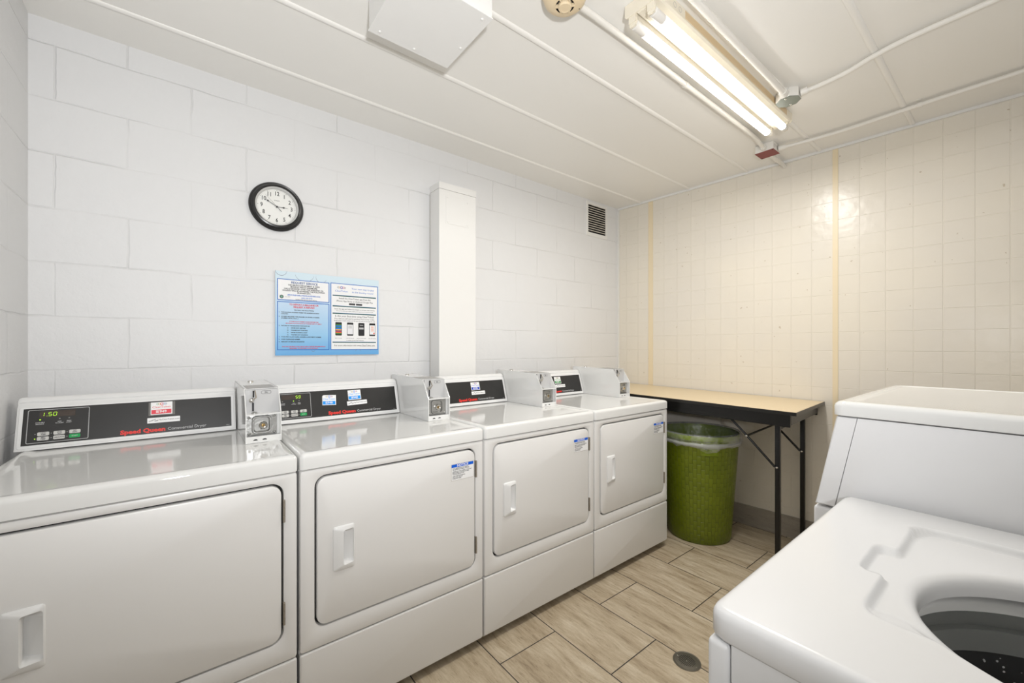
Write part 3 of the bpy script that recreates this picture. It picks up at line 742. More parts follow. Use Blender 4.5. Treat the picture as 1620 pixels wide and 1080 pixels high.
# ------------------------------------------------------------------ folding table
def table():
    # local frame: x along the wall away from camera (0..L), y toward the room, z up
    L, WT_ = 1.43, 0.640
    a = wallpt(0.793, 0, 0.006)
    t = thing('folding_table', 'counter-height folding table with beige laminate top and black metal legs', 'table', tuple(a))
    # axes
    ex = WT.copy(); ey = WN.copy()
    tilt = math.atan2(0.024, 1.4)
    Mx = Matrix(((ex.x, ey.x, 0, 0), (ex.y, ey.y, 0, 0), (0, 0, 1, 0), (0, 0, 0, 1)))
    t.matrix_world = T(*a) @ Mx
    # ey = toward room; ensure right-handed
    z1 = 0.907
    Mt = T(0, 0, z1) @ R('Y', -math.degrees(tilt))
    mtop = NT('beige_laminate'); tc = mtop.n('TexCoord')
    sp_ = mtop.ramp(mtop.noise(tc.outputs['Object'], 300, 2), [(0.3, srgb(222, 200, 162)), (0.6, srgb(230, 210, 172))])
    mtop.l(sp_, mtop.b.inputs['Base Color']); mtop.b.inputs['Roughness'].default_value = 0.3
    me = NT('worn_black_edge'); tc = me.n('TexCoord')
    ch = me.ramp(me.noise(tc.outputs['Object'], 90, 4, 0.8), [(0.66, srgb(22, 21, 20)), (0.72, srgb(150, 135, 115))])
    me.l(ch, me.b.inputs['Base Color']); me.b.inputs['Roughness'].default_value = 0.35
    mk = mat('black_steel', srgb(20, 20, 20), 0.3, 0.2, bump=0.2, bscale=100)
    mg_ = mat('dark_grey_edge', srgb(70, 68, 64), 0.35)
    b = MB(); b.box((0, 0, -0.018), (L, WT_, 0.0), me.m, Mt)
    b.box((-0.0012, 0.0, -0.018), (0.0, WT_, 0.0), mg_, Mt)
    b.box((0.002, 0.002, 0.0), (L - 0.002, WT_ - 0.002, 0.0012), mtop.m, Mt)
    b.build('tabletop', t, 0)
    b = MB()
    for lo, hi in (((0.03, WT_ - 0.034, -0.085), (L - 0.03, WT_ - 0.018, -0.018)), ((0.03, 0.018, -0.085), (L - 0.03, 0.034, -0.018)),
                   ((0.03, 0.034, -0.075), (0.045, WT_ - 0.034, -0.018)), ((L - 0.045, 0.034, -0.075), (L - 0.03, WT_ - 0.034, -0.018))):
        b.rbox(lo, hi, 0.003, mk, Mt, 2)
    b.build('apron', t, 0)
    bs = 0.0125
    for xe, sgn in ((0.105, 1), (L - 0.105, -1)):
        zt_ = z1 - 0.085 + math.sin(tilt) * xe
        for yy in (0.040, WT_ - 0.085):
            b = MB(); b.rbox((xe - bs, yy - bs, 0.008), (xe + bs, yy + bs, zt_ + 0.03), 0.003, mk, IDM, 2)
            lg = b.build('leg', t, 40)
            b = MB(); b.rbox((xe - bs - 0.002, yy - bs - 0.002, 0), (xe + bs + 0.002, yy + bs + 0.002, 0.012), 0.002, mat('rubber', srgb(28, 28, 28), 0.7), IDM, 2); b.build('foot_cap', lg, 40)
            b = MB()
            b.tube([(xe + sgn * 0.01, yy + 0.016, zt_ - 0.235), (xe + sgn * 0.16, yy + 0.016, zt_ - 0.075), (xe + sgn * 0.29, yy + 0.016, zt_ + 0.055)], 0.0065, mk, 8)
            for p in ((xe, yy + 0.022, zt_ - 0.235), (xe + sgn * 0.15, yy + 0.024, zt_ - 0.085)):
                b.lathe([(0.0, 0.004), (0.005, 0.003), (0.006, 0)], M_chrome, 12, T(*p) @ R('X', -90))
            b.build('folding_brace', t, 40)
        b = MB(); b.rbox((xe - 0.011, 0.087, zt_ - 0.03), (xe + 0.011, WT_ - 0.087, zt_ - 0.004), 0.003, mk, IDM, 2); b.build('leg_crossbar', t, 40)
        b = MB(); b.tube([(xe + sgn * 0.15, 0.09, zt_ - 0.085), (xe + sgn * 0.15, WT_ - 0.06, zt_ - 0.085)], 0.006, mk, 8); b.build('brace_crossbar', t, 40)
table()

# ------------------------------------------------------------------ waste bin
def bin_():
    cx, cy = 2.700, 1.385
    t = thing('waste_bin', 'green woven-pattern plastic waste bin with clear liner beneath the folding table', 'bin', (cx, cy, 0), math.radians(0))
    H = 0.690; rb, rt = 0.192, 0.240
    m = NT('green_woven_plastic'); tc = m.n('TexCoord'); sp = m.n('SeparateXYZ'); m.l(tc.outputs['Object'], sp.inputs[0])
    ang = m.math('MULTIPLY', m.math('ARCTAN2', sp.outputs[1], sp.outputs[0]), 0.21)
    u = m.math('ADD', ang, 2.0); v = m.math('ADD', sp.outputs[2], 1.0)
    br = m.brick(m.comb(v, u), 0.056, 0.022, 0.0016, 0.9, 0.5)
    # each strap bulges between the crossings
    par = m.math('MODULO', m.math('FLOOR', m.math('DIVIDE', u, 0.022)), 2.0)
    vv = m.math('ADD', m.math('DIVIDE', v, 0.056), m.math('MULTIPLY', m.math('SUBTRACT', 1.0, par), 0.5))
    ww = m.math('ABSOLUTE', m.math('SINE', m.math('MULTIPLY', vv, PI)))
    h = m.math('SUBTRACT', m.math('POWER', ww, 0.5), m.math('MULTIPLY', br.outputs['Fac'], 0.5))
    m.l(m.bump(h, 0.8, 0.0035), m.b.inputs['Normal'])
    nz = m.noise(tc.outputs['Object'], 9, 3)
    col = m.mix(m.ramp(nz, [(0.35, 0.0), (0.65, 1.0)]), srgb(96, 108, 6), srgb(108, 120, 12))
    col = m.mix(m.math('MULTIPLY', br.outputs['Fac'], 0.4), col, srgb(72, 84, 8))
    m.l(col, m.b.inputs['Base Color']); m.b.inputs['Roughness'].default_value = 0.38
    mi = mat('green_plastic_smooth', srgb(118, 136, 22), 0.4)
    b = MB()
    b.lathe([(rb - 0.012, 0.0), (rb - 0.002, 0.003), (rb, 0.012), (rb + 0.003, 0.02)] + [(rb + 0.003 + (rt - rb - 0.003) * k / 12, 0.02 + (H - 0.05) * k / 12) for k in range(1, 13)], m.m, 72, IDM, True)
    b.lathe([(rt, H - 0.03), (rt + 0.004, H - 0.028), (rt + 0.005, H - 0.004), (rt + 0.002, H), (rt - 0.003, H), (rt - 0.005, H - 0.01), (rb - 0.004, 0.008), (0, 0.008)], mi, 72)
    body = b.build('bin_body', t, 50)
    # rectangular handle recess frame, facing the camera
    a0 = math.atan2(-1.385, -2.7) + 0.27
    b = MB(); n = 12
    def P(a, z, o): 
        r = rb + (rt - rb) * z / H + o
        return (r * math.cos(a), r * math.sin(a), z)
    def frame(da, z0, z1, o):
        pts = []
        for k in range(n + 1): pts.append(P(a0 - da + 2 * da * k / n, z0, o))
        for k in range(n + 1): pts.append(P(a0 + da - 2 * da * k / n, z1, o))
        return pts
    b.loft([frame(0.22, 0.575, 0.655, -0.001), frame(0.22, 0.575, 0.655, 0.006), frame(0.195, 0.581, 0.649, 0.006), frame(0.19, 0.582, 0.648, 0.0025)], mi, IDM, False, True)
    b.build('handle_plate', t, 30)
    # liner: wrinkled clear film folded over the rim
    ml = NT('clear_film'); nt = ml.nt
    tr = ml.n('BsdfTransparent'); gl = ml.n('BsdfGlossy'); gl.inputs['Roughness'].default_value = 0.12
    df = ml.n('BsdfDiffuse'); df.inputs['Color'].default_value = srgb(235, 238, 240)
    tcf = ml.n('TexCoord')
    nb = ml.bump(ml.noise(tcf.outputs['Object'], 26, 4, 0.6), 0.9, 0.012)
    ml.l(nb, gl.inputs['Normal']); ml.l(nb, df.inputs['Normal'])
    m1 = ml.n('MixShader'); m1.inputs[0].default_value = 0.5; ml.l(df.outputs[0], m1.inputs[1]); ml.l(gl.outputs[0], m1.inputs[2])
    fr = ml.n('LayerWeight'); fr.inputs['Blend'].default_value = 0.45
    fac = ml.math('ADD', ml.math('MULTIPLY', fr.outputs['Facing'], 0.45), ml.math('MULTIPLY', ml.ramp(ml.noise(tcf.outputs['Object'], 18, 4, 0.7), [(0.4, 0.05), (0.7, 1.0)]), 0.35))
    m2 = ml.n('MixShader'); ml.l(fac, m2.inputs[0]); ml.l(tr.outputs[0], m2.inputs[1]); ml.l(m1.outputs[0], m2.inputs[2])
    ml.l(m2.outputs[0], nt.nodes['Material Output'].inputs[0])
    rnd = random.Random(3); n = 120
    ph = [rnd.uniform(0, 6.28) for _ in range(12)]
    def wr(q, k): return sum(math.sin(q * f_ + ph[j] + k * 1.1) for j, f_ in enumerate((5, 9, 13, 19, 27, 34))) / 6
    prof = [(rt + 0.003, H - 0.066, .3), (rt + 0.013, H - 0.064, 1), (rt + 0.016, H - 0.050, 1), (rt + 0.010, H - 0.038, .5), (rt + 0.010, H - 0.022, .5), (rt + 0.012, H - 0.002, .5), (rt + 0.006, H + 0.010, .4), (rt - 0.006, H + 0.008, .4), (rt - 0.014, H - 0.02, .7),
            (rt - 0.020, H - 0.08, 1), (rt - 0.028, H - 0.16, 1.2), (rb - 0.012, 0.30, 1.4), (rb - 0.03, 0.10, 1.6), (0.10, 0.03, .5), (0.0, 0.025, 0)]
    rings = []
    for k, (r, z, amp) in enumerate(prof):
        ring = []
        for j in range(n):
            q = 2 * PI * j / n
            w_ = wr(q, k * 0.35) * 0.006 * amp
            sag = 0
            if k < 4:
                sag = 0.035 * math.exp(-((((q - (a0 % (2 * PI)) + PI) % (2 * PI)) - PI) / 0.22) ** 2) + 0.012 * wr(q, 2)
            rr_ = r + abs(w_) if k < 7 else r - abs(w_)
            ring.append((rr_ * math.cos(q), rr_ * math.sin(q), z - sag * (1, 1, 0.9, 0.5, 0)[min(k, 4)]))
        rings.append(ring)
    b = MB(); b.loft(rings, ml.m, IDM, False, False)
    mg2 = mat('gathered_film', srgb(205, 206, 204), 0.22, bump=0.9, bscale=60)
    mg2.node_tree.nodes['Principled BSDF'].inputs['Alpha'].default_value = 0.5
    band = []
    for k, (r, z) in enumerate(((rt + 0.008, H - 0.040), (rt + 0.015, H - 0.044), (rt + 0.018, H - 0.051), (rt + 0.016, H - 0.058), (rt + 0.008, H - 0.062))):
        ring = []
        for j in range(n):
            q = 2 * PI * j / n; sag = 0.010 * math.exp(-((((q - (a0 % (2 * PI)) + PI) % (2 * PI)) - PI) / 0.35) ** 2) * (k / 4) + 0.003 * wr(q, 1)
            ring.append(((r + 0.0015 * wr(q, k)) * math.cos(q), (r + 0.0015 * wr(q, k)) * math.sin(q), z - sag))
        band.append(ring)
    b.loft(band, mg2, IDM, False, False)
    o = b.build('bin_liner', t, 180); o['label'] = 'clear plastic bin liner folded over the rim'
bin_()

# ------------------------------------------------------------------ wall clock
def clock():
    cx, cz, Rr = 0.340, 1.928, 0.1165
    t = thing('wall_clock', 'round black-framed wall clock with white dial on the block wall', 'clock', (cx, YW, cz))
    M = UPW
    mf = mat('clock_black', srgb(34, 33, 33), 0.28)
    b = MB(); b.lathe([(Rr - 0.008, 0.0), (Rr, 0.004), (Rr + 0.001, 0.010), (Rr - 0.003, 0.017), (Rr - 0.006, 0.019), (Rr - 0.0075, 0.0185), (Rr - 0.010, 0.023), (Rr - 0.015, 0.028), (Rr - 0.021, 0.0295), (Rr - 0.0235, 0.028), (Rr - 0.0245, 0.026)], mf, 96, M)
    b.build('frame', t, 30)
    b = MB(); b.lathe([(Rr - 0.0245, 0.027), (Rr - 0.029, 0.0235), (Rr - 0.031, 0.018), (Rr - 0.033, 0.010)], mat('clock_bezel_white', srgb(205, 205, 203), 0.3), 96, M); b.build('inner_bezel', t, 40)
    md = mat('clock_dial', srgb(238, 238, 234), 0.5)
    b = MB(); b.lathe([(Rr - 0.028, 0.0095), (0, 0.0095)], md, 96, M)
    rn = 0.064
    for h in range(1, 13):
        a = math.radians(90 - 30 * h)
        b.text(str(h), 0.0275, M_ink, M @ T(rn * math.cos(a), rn * math.sin(a) - 0.001, 0.0098), sx=0.80, weight=0.0004)
    for k in range(60):
        a = 2 * PI * k / 60; r0, r1 = (0.0775, 0.0808) if k % 5 == 0 else (0.0785, 0.080)
        wdt = 0.0009 if k % 5 == 0 else 0.0003
        Mk = M @ R('Z', math.degrees(a)); b.box((r0, -wdt, 0.0096), (r1, wdt, 0.0099), M_ink, Mk)
    b.text('QUARTZ', 0.006, M_ink, M @ T(0, 0.030, 0.0098))
    b.build('dial', t, 0)
    def hand(deg, ln, wd, bulb, z, tail=0.0, name='hour_hand'):
        b = MB(); Mh = M @ R('Z', 90 - deg)
        b.prism([(-tail, -wd), (ln * 0.55, -wd * 0.8), (ln, -wd * 0.35), (ln, wd * 0.35), (ln * 0.55, wd * 0.8), (-tail, wd)], z, z + 0.0007, M_ink, Mh)
        if bulb: b.prism([(ln * bulb + 0.0052 * math.cos(q), 0.0036 * math.sin(q)) for q in [2 * PI * k / 12 for k in range(12)]], z, z + 0.0008, M_ink, Mh)
        b.build(name, t, 0)
    hand(88, 0.047, 0.0013, 0.62, 0.0115, 0, 'hour_hand')
    hand(300, 0.055, 0.0013, 0.80, 0.0130, 0, 'minute_hand')
    hand(316, 0.070, 0.0004, 0, 0.0145, 0.001, 'second_hand')
    b = MB(); Mh = M @ R('Z', 90 - 136); b.prism([(0, -0.0008), (0.028, -0.0013), (0.028, 0.0013), (0, 0.0008)], 0.0145, 0.0152, M_ink, Mh)
    b.lathe([(0.0045, 0.0110), (0.0045, 0.0155), (0.002, 0.0165), (0, 0.0165)], M_ink, 20, M); b.build('centre_pin', t, 0)
    g = NT('clock_glass'); gl = g.n('BsdfGlossy'); gl.inputs['Roughness'].default_value = 0.02; tr = g.n('BsdfTransparent'); mx = g.n('MixShader'); mx.inputs[0].default_value = 0.04
    g.l(tr.outputs[0], mx.inputs[1]); g.l(gl.outputs[0], mx.inputs[2]); g.l(mx.outputs[0], g.nt.nodes['Material Output'].inputs[0])
    b = MB(); b.lathe([(Rr - 0.030, 0.0190), (0.05, 0.0200), (0, 0.0203)], g.m, 64, M); b.build('glass', t, 60)
clock()

# ------------------------------------------------------------------ poster
def poster():
    x0, x1, z0, z1 = 0.333, 0.841, 1.207, 1.620
    t = thing('notice_board', 'blue laundry service notice board with two text panels and four pictured phones', 'sign', (x0, YW, z0))
    w, h = x1 - x0, z1 - z0
    M = T(0, -0.0105, 0) @ UPW                  # local x right, y up, z toward room
    t_ = NT('notice_blue_print'); tc = t_.n('TexCoord'); sp = t_.n('SeparateXYZ'); t_.l(tc.outputs['Object'], sp.inputs[0])
    t_.l(t_.ramp(t_.math('DIVIDE', sp.outputs[2], h), [(0.0, srgb(98, 168, 224)), (0.25, srgb(150, 198, 232)), (0.6, srgb(190, 214, 236)), (0.93, srgb(208, 226, 236))]), t_.b.inputs['Base Color'])
    t_.b.inputs['Roughness'].default_value = 0.4
    mblue = t_.m
    b = MB(); b.box((0, 0, -0.006), (w, h, 0), mblue, M)
    b.box((0, 0, -0.0065), (w, h, -0.006), M_gray, M)
    mbub = mat('bubble_print', srgb(196, 206, 220), 0.4); mbe = mat('bubble_edge', srgb(120, 125, 145), 0.4)
    def bubble(cx, cy, r, a0, a1):
        n = 24; qs = [math.radians(a0 + (a1 - a0) * k / n) for k in range(n + 1)]
        th = [0.0006 + 0.0012 * math.sin(PI * k / n) for k in range(n + 1)]
        b.loft([[(cx + r * math.cos(q), cy + r * math.sin(q), 0.0002) for q in qs], [(cx + (r - th[k]) * math.cos(q), cy + (r - th[k]) * math.sin(q), 0.0002) for k, q in enumerate(qs)]], mbe, M, False, False, closed=False)
    bubble(0.025, h + 0.002, 0.025, -180, 0); bubble(0.130, h, 0.045, -165, -15); bubble(0.208, h - 0.016, 0.026, -190, -20)
    bubble(0.170, 0.027, 0.009, -170, -10); bubble(0.395, 0.012, 0.017, 20, 160); bubble(0.463, 0.029, 0.005, -180, 0)
    b.build('backing_board', t, 0)
    mb_ = mat('frame_blue', srgb(40, 105, 190), 0.4); mw = mat('notice_paper', srgb(238, 238, 238), 0.45)
    mdb = mat('ink_blue', srgb(40, 80, 140), 0.5); ml_ = mat('ink_light_blue', srgb(80, 125, 205), 0.5); mr = mat('ink_crimson', srgb(215, 45, 60), 0.5)
    mbl = mat('ink_print_black', srgb(50, 50, 55), 0.5)
    def panel(b, a0, c0, a1, c1, fill):
        th = 0.0036
        b.box((a0, c0, 0), (a1, c1, 0.0004), mb_, M)
        if fill: b.box((a0 + th, c0 + th, 0.0004), (a1 - th, c1 - th, 0.0007), fill, M)
        else:
            b.box((a0 + th, c0 + th, 0.0004), (a1 - th, c1 - th, 0.0007), mblue, M)
    def tx(b, s_, x, y, size, m_, al='CENTER', wt=0.0, sx=1.0, ul=0):
        b.text(s_, size, m_, M @ T(x, y, 0.0010), al, wt, sx)
        if ul: b.box((x - ul / 2, y - size * 0.48, 0.0008), (x + ul / 2, y - size * 0.42, 0.0010), m_, M)
    px = 0.245
    # request service panel
    b = MB(); A0, A1 = 0.008, 0.247; T0, T1 = h - 0.142, h - 0.037
    panel(b, A0, T0, A1, T1, mw); cx = (A0 + A1) / 2
    tx(b, 'REQUEST SERVICE', cx + 0.002, T1 - 0.016, 0.0150, mdb, wt=0.0003)
    for k, s_ in enumerate(('THE SERVICE DEPARTMENT IS OPEN', 'MONDAY-FRIDAY 8:00AM-5PM.', 'CALLS RECEIVED OVER THE WEEKEND OR', 'HOLIDAY WILL BE ADDRESSED THE FOLLOWING', 'BUSINESS DAY.')):
        tx(b, s_, cx, T1 - 0.029 - k * 0.0092, 0.0094, mbl, wt=0.00025, sx=(0.95, 0.95, 1.0, 0.93, 1.0)[k])
    tx(b, 'SERVICE@FAMILYPRIDELAUNDRIES.COM', cx, T1 - 0.0775, 0.0082, ml_, wt=0.0002, ul=0.155)
    tx(b, '(630) 628-4798', cx + 0.012, T1 - 0.090, 0.0082, ml_, wt=0.00015)
    tx(b, 'FASTER IF YOU USE OUR ONLINE SERVICE', cx + 0.010, T1 - 0.0985, 0.0052, mbl, wt=0.0001)
    b.lathe([(0.0088, 0.0008), (0.0088, 0.0010), (0.0, 0.0010)], mat('emblem_grey', srgb(90, 100, 100), 0.5), 24, M @ T(A0 + 0.019, T1 - 0.088, 0))
    b.lathe([(0.0050, 0.0010), (0.0050, 0.0012), (0.0, 0.0012)], mat('emblem_green', srgb(110, 170, 140), 0.5), 5, M @ T(A0 + 0.019, T1 - 0.088, 0))
    tx(b, 'CALL/TEXT', A0 + 0.045, T1 - 0.088, 0.0048, mbl)
    o = b.build('service_panel', t, 0); o['label'] = 'white panel headed REQUEST SERVICE'
    # refund panel
    b = MB(); F1 = T0 - 0.006; F0 = 0.026
    panel(b, A0, F0, A1, F1, None)
    tx(b, 'TO REPORT A MACHINE OR', cx, F1 - 0.013, 0.0105, mr, wt=0.0003, ul=0.122); tx(b, 'REQUEST A REFUND', cx, F1 - 0.0255, 0.0105, mr, wt=0.0003, ul=0.09)
    tx(b, 'PROVIDE THE FOLLOWING:', cx, F1 - 0.041, 0.0072, mbl, wt=0.0002)
    L_ = A0 + 0.017
    rows = [('1.', 'THE BUILDING ADDRESS WHERE THE LAUNDRY ROOM IS', -0.053), ('', 'LOCATED.', -0.061), ('2.', 'CLOSEST MACHINE TYPE (WASHER OR DRYER) & NUMBER', -0.074), ('', '(NUMBER DECAL: I.D.# ...)', -0.082),
            ('3.', 'NATURE OF THE MALFUNCTION SUCH AS:', -0.119), ('4.', 'YOUR FIRST & LAST NAME, ADDRESS & APARTMENT NUMBER', -0.174), ('5.', 'YOUR TELEPHONE NUMBER', -0.186), ('6.', 'AMOUNT OF REFUND REQUESTED', -0.198)]
    for n_, s_, dy in rows:
        if n_: tx(b, n_, A0 + 0.009, F1 + dy, 0.0064, mbl, wt=0.0002)
        tx(b, s_, L_, F1 + dy, 0.0066, mbl, 'LEFT', 0.00022)
    for k, s_ in enumerate(('DRYER NOT HEATING', 'WASHER NOT STARTING', 'DRYER RUNNING NOISY', 'WASHER NOT DRAINING')):
        tx(b, s_, A0 + 0.060, F1 - 0.130 - k * 0.0112, 0.0066, mbl, 'LEFT', 0.00022)
        b.lathe([(0.0028, 0.0007), (0.0028, 0.0011), (0.0018, 0.0011), (0.0018, 0.0007)], mbl, 12, M @ T(A0 + 0.046, F1 - 0.130 - k * 0.0112, 0))
    tx(b, 'IF THERE IS NO NUMBER, PLEASE DESCRIBE THE', cx, F1 - 0.098, 0.0062, mr, wt=0.0002)
    tx(b, 'MACHINE LOCATION SUCH AS "WASHER NEXT TO SINK..."', cx, F1 - 0.107, 0.0062, mr, wt=0.0002)
    tx(b, 'YOU WILL RECEIVE A CALL BACK ONLY IF MORE INFORMATION IS', cx, F0 + 0.017, 0.0071, mr, wt=0.00022, sx=0.93)
    tx(b, 'REQUIRED TO PROCESS YOUR REQUEST.', cx, F0 + 0.0085, 0.0071, mr, wt=0.00022)
    o = b.build('refund_panel', t, 0); o['label'] = 'pale blue panel of instructions with red headings'
    # payment panel
    b = MB(); B0_, B1 = 0.253, w - 0.004; G1 = T1 - 0.010 + 0.012; G0 = F0
    panel(b, B0_, G0, B1, G1, mw); cx = (B0_ + B1) / 2
    cols = [('grey', (110, 110, 120)), ('yellow', (235, 180, 60)), ('core_payblue', (40, 95, 190)), ('coral', (230, 95, 85)), ('plum', (120, 90, 130))]
    cleartoken_logo(b, M @ T(B0_ + 0.055, G1 - 0.022, 0.0008), 1.35, cols, None)
    tx(b, 'ClearToken', B0_ + 0.055, G1 - 0.041, 0.0135, ml_)
    tx(b, 'Your new way to pay', B0_ + 0.167, G1 - 0.024, 0.0138, ml_); tx(b, 'in the laundry room!', B0_ + 0.167, G1 - 0.042, 0.0138, ml_)
    H_ = G1 - G0
    mgr = mat('bar_green', srgb(35, 80, 60), 0.5); mbb = mat('bar_blue', srgb(40, 110, 160), 0.5)
    def bar(fr):
        y = G1 - fr * H_
        b.box((B0_ + 0.010, y - 0.003, 0.0007), (B1 - 0.012, y + 0.001, 0.0010), mgr, M); b.box((B0_ + 0.010, y + 0.001, 0.0007), (B1 - 0.012, y + 0.003, 0.0010), mbb, M)
    for fr in (0.185, 0.343, 0.452, 0.885): bar(fr)
    Y = lambda fr: G1 - fr * H_
    tx(b, 'Install the ClearToken app from the', cx, Y(0.225), 0.0118, mbl, sx=0.98); tx(b, 'iPhone App Store or Android Google Play', cx, Y(0.265), 0.0118, mbl, sx=0.95)
    for k in (-0.016, 0.021):
        b.loft([[(p[0], p[1], z) for p in rr(cx + k - 0.0165, Y(0.305) - 0.005, cx + k + 0.0165, Y(0.305) + 0.005, 0.002)] for z in (0.0007, 0.0010)], mbl, M)
    tx(b, 'Open the app and follow the simple on screen instructions.', cx, Y(0.385), 0.0092, mbl, sx=0.97)
    tx(b, 'When you are ready to use a machine, simply open the app and use it to unlock the machine.', cx, Y(0.415), 0.0052, mbl)
    tx(b, 'Is this your first time using ClearToken?', cx, Y(0.492), 0.0135, mbl, sx=0.95)
    tx(b, 'If so, then you will need to purchase some laundry credits.', cx, Y(0.530), 0.0092, mbl, sx=0.97)
    tx(b, 'Simply select a wash number and the app will walk you through the rest.', cx, Y(0.560), 0.0078, mbl, sx=0.95)
    tx(b, 'For more information visit www.ClearToken.com', cx, Y(0.935), 0.0112, mbl, sx=0.95)
    b.box((cx + 0.025, Y(0.935) - 0.006, 0.0008), (B1 - 0.014, Y(0.935) - 0.0054, 0.0010), mbl, M)
    mph = mat('phone_black', srgb(30, 30, 32), 0.4)
    scr = [[(70, 130, 60), (0, 110, 220), (60, 130, 70), (0, 115, 225), (245, 175, 30), (60, 30, 130), (240, 95, 50), (70, 130, 60)], [(232, 232, 235)], [(36, 36, 40)], [(236, 236, 238)]]
    for k in range(4):
        xc = B0_ + 0.040 + k * 0.0595 * (w - 0.257) / 0.251; y0, y1_ = Y(0.785), Y(0.585); hw = 0.0165
        b.loft([[(p[0], p[1], z) for p in rr(xc - hw, y0, xc + hw, y1_, 0.004)] for z in (0.0007, 0.0010)], mph, M)
        sy0, sy1 = y0 + 0.008, y1_ - 0.011; ns = len(scr[k])
        for j, c_ in enumerate(scr[k]):
            b.box((xc - hw + 0.002, sy1 - (sy1 - sy0) * (j + 1) / ns, 0.0010), (xc + hw - 0.002, sy1 - (sy1 - sy0) * j / ns, 0.0012), mat('screen_%d_%d_%d' % c_, srgb(*c_), 0.4), M)
        if k == 1:
            for j in range(4): b.box((xc - 0.010, sy1 - 0.009 - j * 0.0036, 0.0012), (xc + 0.010, sy1 - 0.0075 - j * 0.0036, 0.0013), M_gray, M)
        if k == 2:
            b.box((xc - 0.009, sy1 - 0.004, 0.0012), (xc + 0.009, sy1 - 0.0, 0.0013), M_silver, M); b.box((xc - 0.012, sy1 - 0.024, 0.0012), (xc + 0.012, sy1 - 0.014, 0.0013), M_silver, M)
        if k == 3:
            mo_ = mat('screen_orange', srgb(235, 140, 90), 0.4)
            for j in range(5): b.box((xc - 0.008 + 0.001 * (j % 2), sy1 - 0.010 - j * 0.0058, 0.0012), (xc + 0.008, sy1 - 0.0075 - j * 0.0058, 0.0013), mo_, M)
            b.box((xc + 0.006, sy0 + 0.003, 0.0012), (xc + 0.013, sy0 + 0.010, 0.0013), mat('screen_red', srgb(240, 80, 50), 0.4), M)
        tx(b, ('Select a vendor', 'Enter the amount', 'Add your card details', 'Start the machine')[k], xc, Y(0.825), 0.0058, mbl)
    tx(b, 'or website at www.ClearToken.com', cx, Y(0.858), 0.0062, mbl, wt=0.0001)
    o = b.build('payment_panel', t, 0); o['label'] = 'white panel about the payment app with four phones'
    # screws / spacers hold it off the wall
    b = MB()
    for xx, yy in ((0.012, h - 0.02), (w - 0.012, 0.012)): b.box((xx - 0.006, yy - 0.006, -0.0104), (xx + 0.006, yy + 0.006, -0.006), M_gray, M)
    b.build('mounting_pad', t, 0)
poster()

# ------------------------------------------------------------------ wall duct, vent
t = thing('wall_duct_cover', 'white boxed metal duct cover rising up the block wall beside the notice board', 'duct cover', (1.163, YW, 0))
b = MB(); b.box((0, -0.118, 0), (0.256, 0, 2.185), M_paint); b.build('duct_body', t, 0)
b = MB(); b.box((-0.002, -0.121, 2.186), (0.258, 0, 2.224), M_paint); b.build('duct_cap', t, 0)
b = MB(); b.rbox((0.045, -0.1195, 1.985), (0.205, -0.1175, 2.150), 0.0006, M_paint, IDM, 1)
for p in ((0.055, 2.140), (0.195, 2.135), (0.055, 1.995), (0.195, 1.995)):
    b.lathe([(0.0, 0.0022), (0.003, 0.0018), (0.0042, 0)], M_paint, 12, T(p[0], -0.1195, p[1]) @ UPW)
b.build('access_plate', t, 0)
b = MB(); b.box((-0.0015, -0.003, 0.9), (0.0, -0.001, 2.18), M_hinge); b.build('sealant_gap', t, 0)

t = thing('wall_vent', 'square white louvred wall vent in the upper corner by the ceiling', 'vent', (2.583, YW, 2.172))
w, h = 0.268, 0.285
b = MB(); o0, o1, p0, p1 = 0.022, w - 0.022, 0.030, h - 0.022
b.loft([ring_xz(0, 0, w, h, 0.003, 0.0), ring_xz(0, 0, w, h, 0.003, -0.006), ring_xz(0.002, 0.002, w - 0.002, h - 0.002, 0.003, -0.008),
        ring_xz(o0, p0, o1, p1, 0.001, -0.008), ring_xz(o0, p0, o1, p1, 0.001, -0.0005)], M_paint, IDM, False, False)
b.build('vent_frame', t, 40)
b = MB(); b.box((o0, -0.0012, p0), (o1, -0.0005, p1), mat('vent_dark', srgb(14, 14, 14), 0.9)); b.build('duct_opening', t, 0)
NL = 12
for k in range(NL):
    z = p0 + (p1 - p0) * (k + 0.75) / NL
    b = MB(); b.box((o0, -0.0065, -0.0042), (o1, -0.0055, 0.0042), mat('louvre_beige', srgb(222, 214, 202), 0.45), T(0, 0, z) @ T(0, -0.002, 0) @ R('X', -28)); b.build('louvre', t, 0)

# ------------------------------------------------------------------ ceiling items
# boxed-in unit
t = thing('ceiling_junction_box', 'large square white metal box fixed under the ceiling', 'ceiling box', (0.495, 1.120, ZC))
b = MB(); b.box((0, 0, -0.122), (0.306, 0.306, -0.0005), M_paint); b.build('box_body', t, 0)
b = MB(); b.rbox((-0.003, -0.003, -0.1265), (0.309, 0.309, -0.1222), 0.001, M_paint, IDM, 1)
cov = b.build('cover_plate', t, 0)
for p in ((0.03, 0.286), (0.16, 0.290), (0.292, 0.18), (0.03, 0.02), (0.28, 0.02)):
    b = MB(); b.lathe([(0.0, -0.004), (0.004, -0.003), (0.0055, 0)], M_paint, 14, T(p[0], p[1], -0.1265)); b.build('screw', cov)

